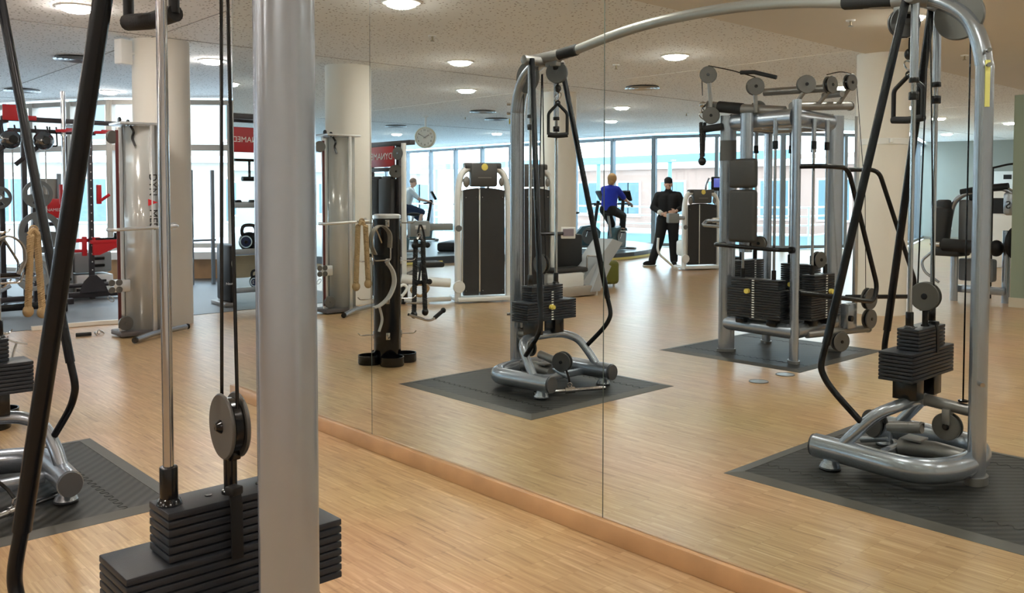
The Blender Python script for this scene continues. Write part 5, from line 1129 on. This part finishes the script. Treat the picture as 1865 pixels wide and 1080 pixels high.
# ================================================================== CARDIO PLATFORM, BIKES
plat = [(-14.5, -4.0), (-14.35, -5.0), (-14.2, -6.6), (-13.4, -7.6), (-12.6, -8.4), (-12.42, -9.0), (-12.5, -9.7), (-12.75, -10.5), (-13.2, -11.4), (-13.9, -12.3), (-15.4, -13.2), (-27.4, -13.2), (-27.6, -5.0), (-22, -3.0)]
struct('floor_platform', slab(plat, 0.0, 0.14), mat('platform_dark', (0.05, 0.06, 0.08), 0.4), True)
struct('floor_platform_top', slab([(x, y) for x, y in plat], 0.14, 0.150), mat('platform_top', (0.16, 0.19, 0.21), 0.35), True)
struct('trim_10', MB().strap(smooth_path([(x+0.03, y+0.01, 0.035) for x, y in plat[:11]], 4), 0.05, 0.012, (0, 0, 1)), mat('yellow_edge', (0.78, 0.68, 0.22), 0.5))
def bike(o, yaw, label, scr=screen):
    P = frame_xy(V((o[0], o[1], 0.15)), yaw)
    t = root('exercise_bike', (o[0], o[1], 0.15), label, 'exercise bike')
    fd = P(1, 0, 0)-P(0, 0, 0)
    part('base', MB().box(P(-0.45, 0, 0.04), (0.10, 0.52, 0.06), yaw, 0.02).box(P(0.55, 0, 0.04), (0.10, 0.52, 0.06), yaw, 0.02).box(P(0.05, 0, 0.05), (1.0, 0.12, 0.06), yaw, 0.02), silver_dk, t)
    poly = [P(-0.18, -0.07, 0.07), P(0.42, -0.07, 0.07), P(0.46, -0.07, 0.40), P(0.30, -0.07, 0.56), P(0.0, -0.07, 0.52), P(-0.2, -0.07, 0.30)]
    part('drive_cover', MB().prism(poly, (0, 0, 0), P(0, 0.14, 0)-P(0, 0, 0)), mat('teal_cover', (0.06, 0.12, 0.14), 0.4), t)
    part('wheel', MB().disc(P(0.18, 0.09, 0.30), 0.2, 0.03, P(0, 1, 0)-P(0, 0, 0), 28), gunm, t)
    part('seat_post', MB().cyl(P(-0.16, 0, 0.3), P(-0.28, 0, 0.80), 0.03, 12), silver, t)
    part('saddle', MB().ball(P(-0.30, 0, 0.84), 0.13, (1.05, 0.8, 0.32), Matrix.Rotation(yaw, 3, 'Z'), 16).ball(P(-0.14, 0, 0.84), 0.07, (1.4, 0.5, 0.4), Matrix.Rotation(yaw, 3, 'Z'), 12), pad_blk, t)
    part('stem', MB().cyl(P(0.32, 0, 0.5), P(0.42, 0, 1.12), 0.04, 12), blkm, t)
    part('handlebar', MB().tube(rounded([P(0.22, -0.24, 1.02), P(0.42, -0.24, 1.05), P(0.46, 0, 1.06), P(0.42, 0.24, 1.05), P(0.22, 0.24, 1.02)], 0.08), 0.018, 10), blkm, t)
    part('console', MB().box(P(0.48, 0, 1.24), (0.06, 0.34, 0.26), yaw, 0.02, Matrix.Rotation(yaw, 3, 'Z') @ Matrix.Rotation(-0.5, 3, 'Y')), blkm, t)
    part('display', MB().box(P(0.452, 0, 1.25), (0.01, 0.27, 0.18), yaw, 0.0, Matrix.Rotation(yaw, 3, 'Z') @ Matrix.Rotation(-0.5, 3, 'Y')), scr, t)
    for s_, z in ((-1, 0.14), (1, 0.42)):
        part('crank', MB().cyl(P(0.08, s_*0.10, 0.28), P(0.12, s_*0.12, z), 0.014, 8), chrome, t)
        part('pedal', MB().box(P(0.12, s_*0.17, z), (0.10, 0.09, 0.025), yaw, 0.005), blk, t)
    return t
WY = -1.80
bike((-12.98, -9.58), WY, 'exercise bike ridden by the person in the blue top', screen_c)
bike((-14.1, -9.7), -1.1, 'unoccupied exercise bike between the left tower bar and the column')
SH = (-19.4, -8.8); SY = -1.0
bike(SH, SY, 'exercise bike ridden by the person in the pale grey shirt')
bike((-15.6, -5.6), 2.2, 'unoccupied upright bike at the near corner of the platform, beside the white pole', lcd)
t = root('cardio_console', (-15.2, -7.5, 0.15), 'black cardio machine with tall side arm next to the pale-shirted rider', 'cardio machine')
part('tower', MB().box((-15.3, -7.7, 0.75), (0.25, 0.45, 1.2), 0.4, 0.06), blkm, t)
part('arm', MB().tube(rounded([(-15.3, -7.85, 1.2), (-15.3, -7.85, 1.72), (-15.5, -7.3, 1.74)], 0.05), 0.03, 10), silver_dk, t)
part('grip', MB().cyl((-15.42, -7.55, 1.74), (-15.6, -7.2, 1.74), 0.04, 10), foam, t)
part('deck', MB().box((-15.6, -7.2, 0.25), (1.2, 0.7, 0.2), 0.9, 0.05), blkm, t)

# ================================================================== PEOPLE
def smoothify(o, voxel, it=6):
    m = o.modifiers.new('remesh', 'REMESH'); m.mode = 'VOXEL'; m.voxel_size = voxel; m.use_smooth_shade = True
    k = o.modifiers.new('smooth', 'SMOOTH'); k.factor = 0.5; k.iterations = it
def limb(mb, pts, radii, seg=14):
    for i in range(len(pts)-1):
        mb.cyl(pts[i], pts[i+1], radii[i], seg, r2=radii[i+1])
    for p, r in zip(pts, radii): mb.ball(p, r, (1, 1, 1), None, seg)
def hand(mb, wr, d, side, palm_n):
    "wr wrist point, d finger direction, side: thumb direction"
    d = d.normalized(); n = palm_n.normalized(); s = d.cross(n).normalized()
    if s.dot(side) < 0: s = -s
    R = Matrix((s, d, n)).transposed()
    mb.ball(wr+d*0.045, 0.05, (0.82, 1.0, 0.34), R, 14)
    for k, (off, ln) in enumerate(((0.031, 0.068), (0.011, 0.078), (-0.010, 0.072), (-0.029, 0.055))):
        b = wr+d*0.083+s*off; k1 = b+d*ln*0.5+n*0.006; k2 = k1+d*ln*0.30+n*0.022; k3 = k2+d*ln*0.08+n*0.022
        limb(mb, [b-d*0.02, b, k1, k2, k3], [0.0095, 0.0095, 0.0088, 0.008, 0.0072], 8)
    tb = wr+d*0.02+s*0.034; limb(mb, [tb, tb+s*0.022+d*0.028+n*0.006, tb+s*0.028+d*0.058+n*0.014], [0.0125, 0.011, 0.009], 8)
def head(mb, c, f, up, s=1.0):
    f = f.normalized(); up = (up-f*up.dot(f)).normalized(); r = f.cross(up)
    R = Matrix((f, r, up)).transposed()
    mb.ball(c, 0.096*s, (1.0, 0.80, 1.16), R, 22)
    mb.ball(c-up*0.055*s+f*0.028*s, 0.066*s, (0.95, 0.86, 0.95), R, 16)          # jaw
    mb.ball(c+f*0.098*s-up*0.018*s, 0.016*s, (1.0, 0.8, 1.5), R, 10)            # nose
    mb.ball(c+f*0.084*s-up*0.062*s, 0.018*s, (0.7, 1.3, 0.5), R, 10)            # mouth
    for q in (-1, 1):
        mb.ball(c+r*q*0.078*s-up*0.01*s, 0.022*s, (0.7, 0.4, 1.3), R, 10)       # ears
        mb.ball(c+f*0.082*s+r*q*0.03*s+up*0.014*s, 0.014*s, (0.6, 1.1, 0.6), R, 8)
    return R, r, up
def eyes(t, c, f, r, up, s=1.0):
    for q in (-1, 1): part('eye', MB().ball(c+f*0.090*s+r*q*0.03*s+up*0.010*s, 0.009*s, (0.6, 1.2, 0.7), Matrix((f, r, up)).transposed(), 10), blk, t)
hair_b = mat('hair_black', (0.012, 0.010, 0.009), 0.8, 0, 0.2, 60, 0.4, 120)
hair_l = mat('hair_blond', (0.42, 0.24, 0.10), 0.8, 0, 0.3, 60, 0.4, 90)
hair_g = mat('hair_grey', (0.30, 0.20, 0.15), 0.8, 0, 0.3, 60, 0.3, 90)
cblack = mat('cloth_black', (0.010, 0.010, 0.012), 0.9, 0, 0.2, 15, 0.15, 40)
cblue = mat('cloth_royal_blue', (0.012, 0.03, 0.42), 0.85, 0, 0.12, 12, 0.15, 40)
cgrey = mat('cloth_pale_grey', (0.62, 0.66, 0.68), 0.85, 0, 0.08, 12, 0.15, 40)
cnavy = mat('cloth_navy', (0.015, 0.025, 0.06), 0.85, 0, 0.15, 12, 0.15, 40)
# --- standing man
P0m = frame_xy((-10.78, -8.66, 0), 0.93); P = lambda a, b, z: P0m(a, -b, z)
F_ = P(1, 0, 0)-P(0, 0, 0); S_ = P(0, 1, 0)-P(0, 0, 0); U = V((0, 0, 1))
t = root('person', (-10.78, -8.66, 0), 'bearded person in black top, trousers and dark cap, standing with head bowed', 'person')
hc = P(0.06, 0.0, 1.625); hf = (F_*0.85-U*0.52).normalized()
sh_r = P(0.0, -0.195, 1.42); sh_l = P(0.0, 0.195, 1.42)
el_r = P(0.03, -0.30, 1.16); el_l = P(0.02, 0.30, 1.17)
wr_r = P(0.24, -0.10, 1.03); wr_l = P(0.24, 0.15, 1.09)
mb = MB(); R, r_, u_ = head(mb, hc, hf, U)
limb(mb, [P(0.0, 0, 1.36), P(0.01, 0, 1.46), P(0.035, 0, 1.56)], [0.07, 0.055, 0.056])
limb(mb, [sh_r, el_r, wr_r], [0.05, 0.04, 0.027]); limb(mb, [sh_l, el_l, wr_l], [0.05, 0.04, 0.027])
limb(mb, [P(0, 0, 1.34), P(0, 0, 1.12), P(0, 0, 0.95)], [0.09, 0.08, 0.09])
hand(mb, wr_r, (F_*0.25+S_*0.9-U*0.25), U, -F_); hand(mb, wr_l, (F_*0.35-S_*0.9-U*0.2), U, -F_)
hipr, hipl = P(0, -0.10, 0.93), P(0, 0.10, 0.93)
kr, kl = P(0.10, -0.17, 0.50), P(0.04, 0.11, 0.50)
ar_, al_ = P(0.12, -0.30, 0.09), P(-0.02, 0.12, 0.09)
limb(mb, [hipr, kr, ar_], [0.09, 0.06, 0.042]); limb(mb, [hipl, kl, al_], [0.09, 0.06, 0.042])
b = part('body', mb, skin, t); smoothify(b, 0.0075, 2)
mb = MB()
limb(mb, [P(0, -0.13, 1.39), P(0, 0.13, 1.39)], [0.095, 0.095]); limb(mb, [P(0.01, -0.08, 1.32), P(0.01, -0.07, 1.1), P(0, -0.07, 0.93)], [0.135, 0.115, 0.125]); limb(mb, [P(0.01, 0.08, 1.32), P(0.01, 0.07, 1.1), P(0, 0.07, 0.93)], [0.135, 0.115, 0.125])
limb(mb, [P(0, 0, 1.42), P(0.012, 0, 1.49)], [0.09, 0.07])
limb(mb, [sh_r-U*0.02, el_r, el_r+(wr_r-el_r)*0.72], [0.076, 0.060, 0.048]); limb(mb, [sh_l-U*0.02, el_l, el_l+(wr_l-el_l)*0.72], [0.076, 0.060, 0.048])
o = part('sweatshirt', mb, cblack, t); smoothify(o, 0.014, 5)
mb = MB(); limb(mb, [P(0, -0.07, 0.97), P(0, 0.07, 0.97)], [0.135, 0.135])
limb(mb, [hipr, kr, ar_+U*0.03], [0.125, 0.095, 0.078]); limb(mb, [hipl, kl, al_+U*0.03], [0.125, 0.095, 0.078])
o = part('trousers', mb, cblack, t); smoothify(o, 0.014, 5)
for a_, dd in ((ar_, (F_*0.5-S_*0.85)), (al_, (F_*0.95+S_*0.1))):
    dd = dd.normalized(); base = V((a_.x, a_.y, 0.05)); RR = Matrix((dd, U.cross(dd), U)).transposed()
    sh = part('shoe', MB().ball(base+dd*0.07, 0.14, (1.0, 0.36, 0.42), RR, 18).ball(base-dd*0.02+U*0.03, 0.06, (1, 0.8, 1), RR, 14), cblack, t)
    part('sole', MB().box(base+dd*0.065-U*0.035, (0.28, 0.095, 0.025), 0, 0.012, RR), white, sh)
part('beard', MB().ball(hc-u_*0.080+hf*0.040, 0.055, (0.95, 1.0, 0.72), R, 16), hair_b, t)
part('cap', MB().ball(hc+u_*0.055-hf*0.018, 0.094, (1.05, 0.90, 0.85), R, 20), cblack, t)
eyes(t, hc, hf, r_, u_)
part('wrist_wrap', MB().cyl(el_r+(wr_r-el_r)*0.55, el_r+(wr_r-el_r)*0.92, 0.045, 14, bev=0.008).ball(el_r+(wr_r-el_r)*0.7+F_*0.03, 0.05, (1, 1, 1), None, 10), white, t)
# --- riders
def rider(o, yaw, top, legs, hair, label, lean=0.35, bare_arm=True, skincol=skin, long_hair=True):
    P = frame_xy(V((o[0], o[1], 0.15)), yaw); F = P(1, 0, 0)-P(0, 0, 0); S = P(0, 1, 0)-P(0, 0, 0)
    t = root('person', (o[0], o[1], 0.15), label, 'person')
    hip = P(-0.28, 0, 0.93); ch = hip+U*0.42*math.cos(lean)+F*0.42*math.sin(lean)
    nk = ch+U*0.13+F*0.05; hc = nk+U*0.13+F*0.04; hf = (F*0.95-U*0.2).normalized()
    mb = MB(); R, r_, u_ = head(mb, hc, hf, U, 0.97)
    limb(mb, [ch, nk, hc-U*0.05], [0.08, 0.05, 0.052]); limb(mb, [hip, ch], [0.12, 0.11])
    pts = []
    for q in (-1, 1):
        s_ = ch+S*0.17*q+U*0.04; w_ = P(0.34, 0.20*q, 1.08); e_ = (s_+w_)/2-U*0.09+S*0.06*q
        limb(mb, [s_, e_, w_], [0.047, 0.038, 0.026]); hand(mb, w_, F*0.8-U*0.3, -S*q, -U)
        hp = hip+S*0.09*q; ft = P(0.12, 0.17*q, 0.17 if q < 0 else 0.45); kn = hp+(ft-hp)*0.5+F*(0.20 if q < 0 else 0.24)+U*(0.05 if q < 0 else 0.10)
        limb(mb, [hp, kn, ft+U*0.05-F*0.03], [0.088, 0.06, 0.038]); pts.append((s_, e_, w_, hp, kn, ft))
    b = part('body', mb, skincol, t); smoothify(b, 0.008, 2)
    mb = MB(); limb(mb, [hip+U*0.03, (hip+ch)/2, ch], [0.15, 0.14, 0.145]); limb(mb, [ch+S*0.13+U*0.04, ch-S*0.13+U*0.04], [0.085, 0.085])
    limb(mb, [hip+S*0.05, ch+S*0.07], [0.13, 0.12]); limb(mb, [hip-S*0.05, ch-S*0.07], [0.13, 0.12])
    for s_, e_, w_, *_ in pts: limb(mb, [s_, s_+(e_-s_)*(0.75)], [0.072, 0.058])
    o1 = part('top', mb, top, t); smoothify(o1, 0.014, 5)
    mb = MB(); limb(mb, [hip+S*0.07, hip-S*0.07], [0.14, 0.14])
    for s_, e_, w_, hp, kn, ft in pts:
        limb(mb, [hp, kn], [0.115, 0.085]); 
        if long_hair: limb(mb, [kn, ft+U*0.10-F*0.02], [0.08, 0.055])
    o2 = part('leggings' if long_hair else 'shorts', mb, legs, t); smoothify(o2, 0.014, 5)
    for *_, ft in pts:
        RR = Matrix((F, S, U)).transposed()
        sh = part('shoe', MB().ball(ft+F*0.04+U*0.035, 0.125, (1, 0.38, 0.38), RR, 16), blkm, t)
        part('sole', MB().box(ft+F*0.04+U*0.002, (0.24, 0.085, 0.02), yaw, 0.008), white, sh)
    if long_hair:
        part('hair', MB().ball(hc+u_*0.02-hf*0.022, 0.112, (1.0, 0.92, 1.08), R, 20).ball(hc-u_*0.07-hf*0.055, 0.075, (0.8, 1.05, 1.0), R, 16), hair, t)
    else:
        part('hair', MB().ball(hc+u_*0.03-hf*0.014, 0.097, (1.0, 0.84, 1.0), R, 20), hair, t)
    eyes(t, hc, hf, r_, u_, 0.97)
    return t
rider((-12.98, -9.58), WY, cblue, cblack, hair_l, 'person with blond hair in a royal blue top pedalling a bike, seen from behind', 0.22)
rider(SH, SY, cgrey, cnavy, hair_g, 'person in pale grey shirt riding a bike, left of the tall charcoal machine', 0.30, long_hair=False)
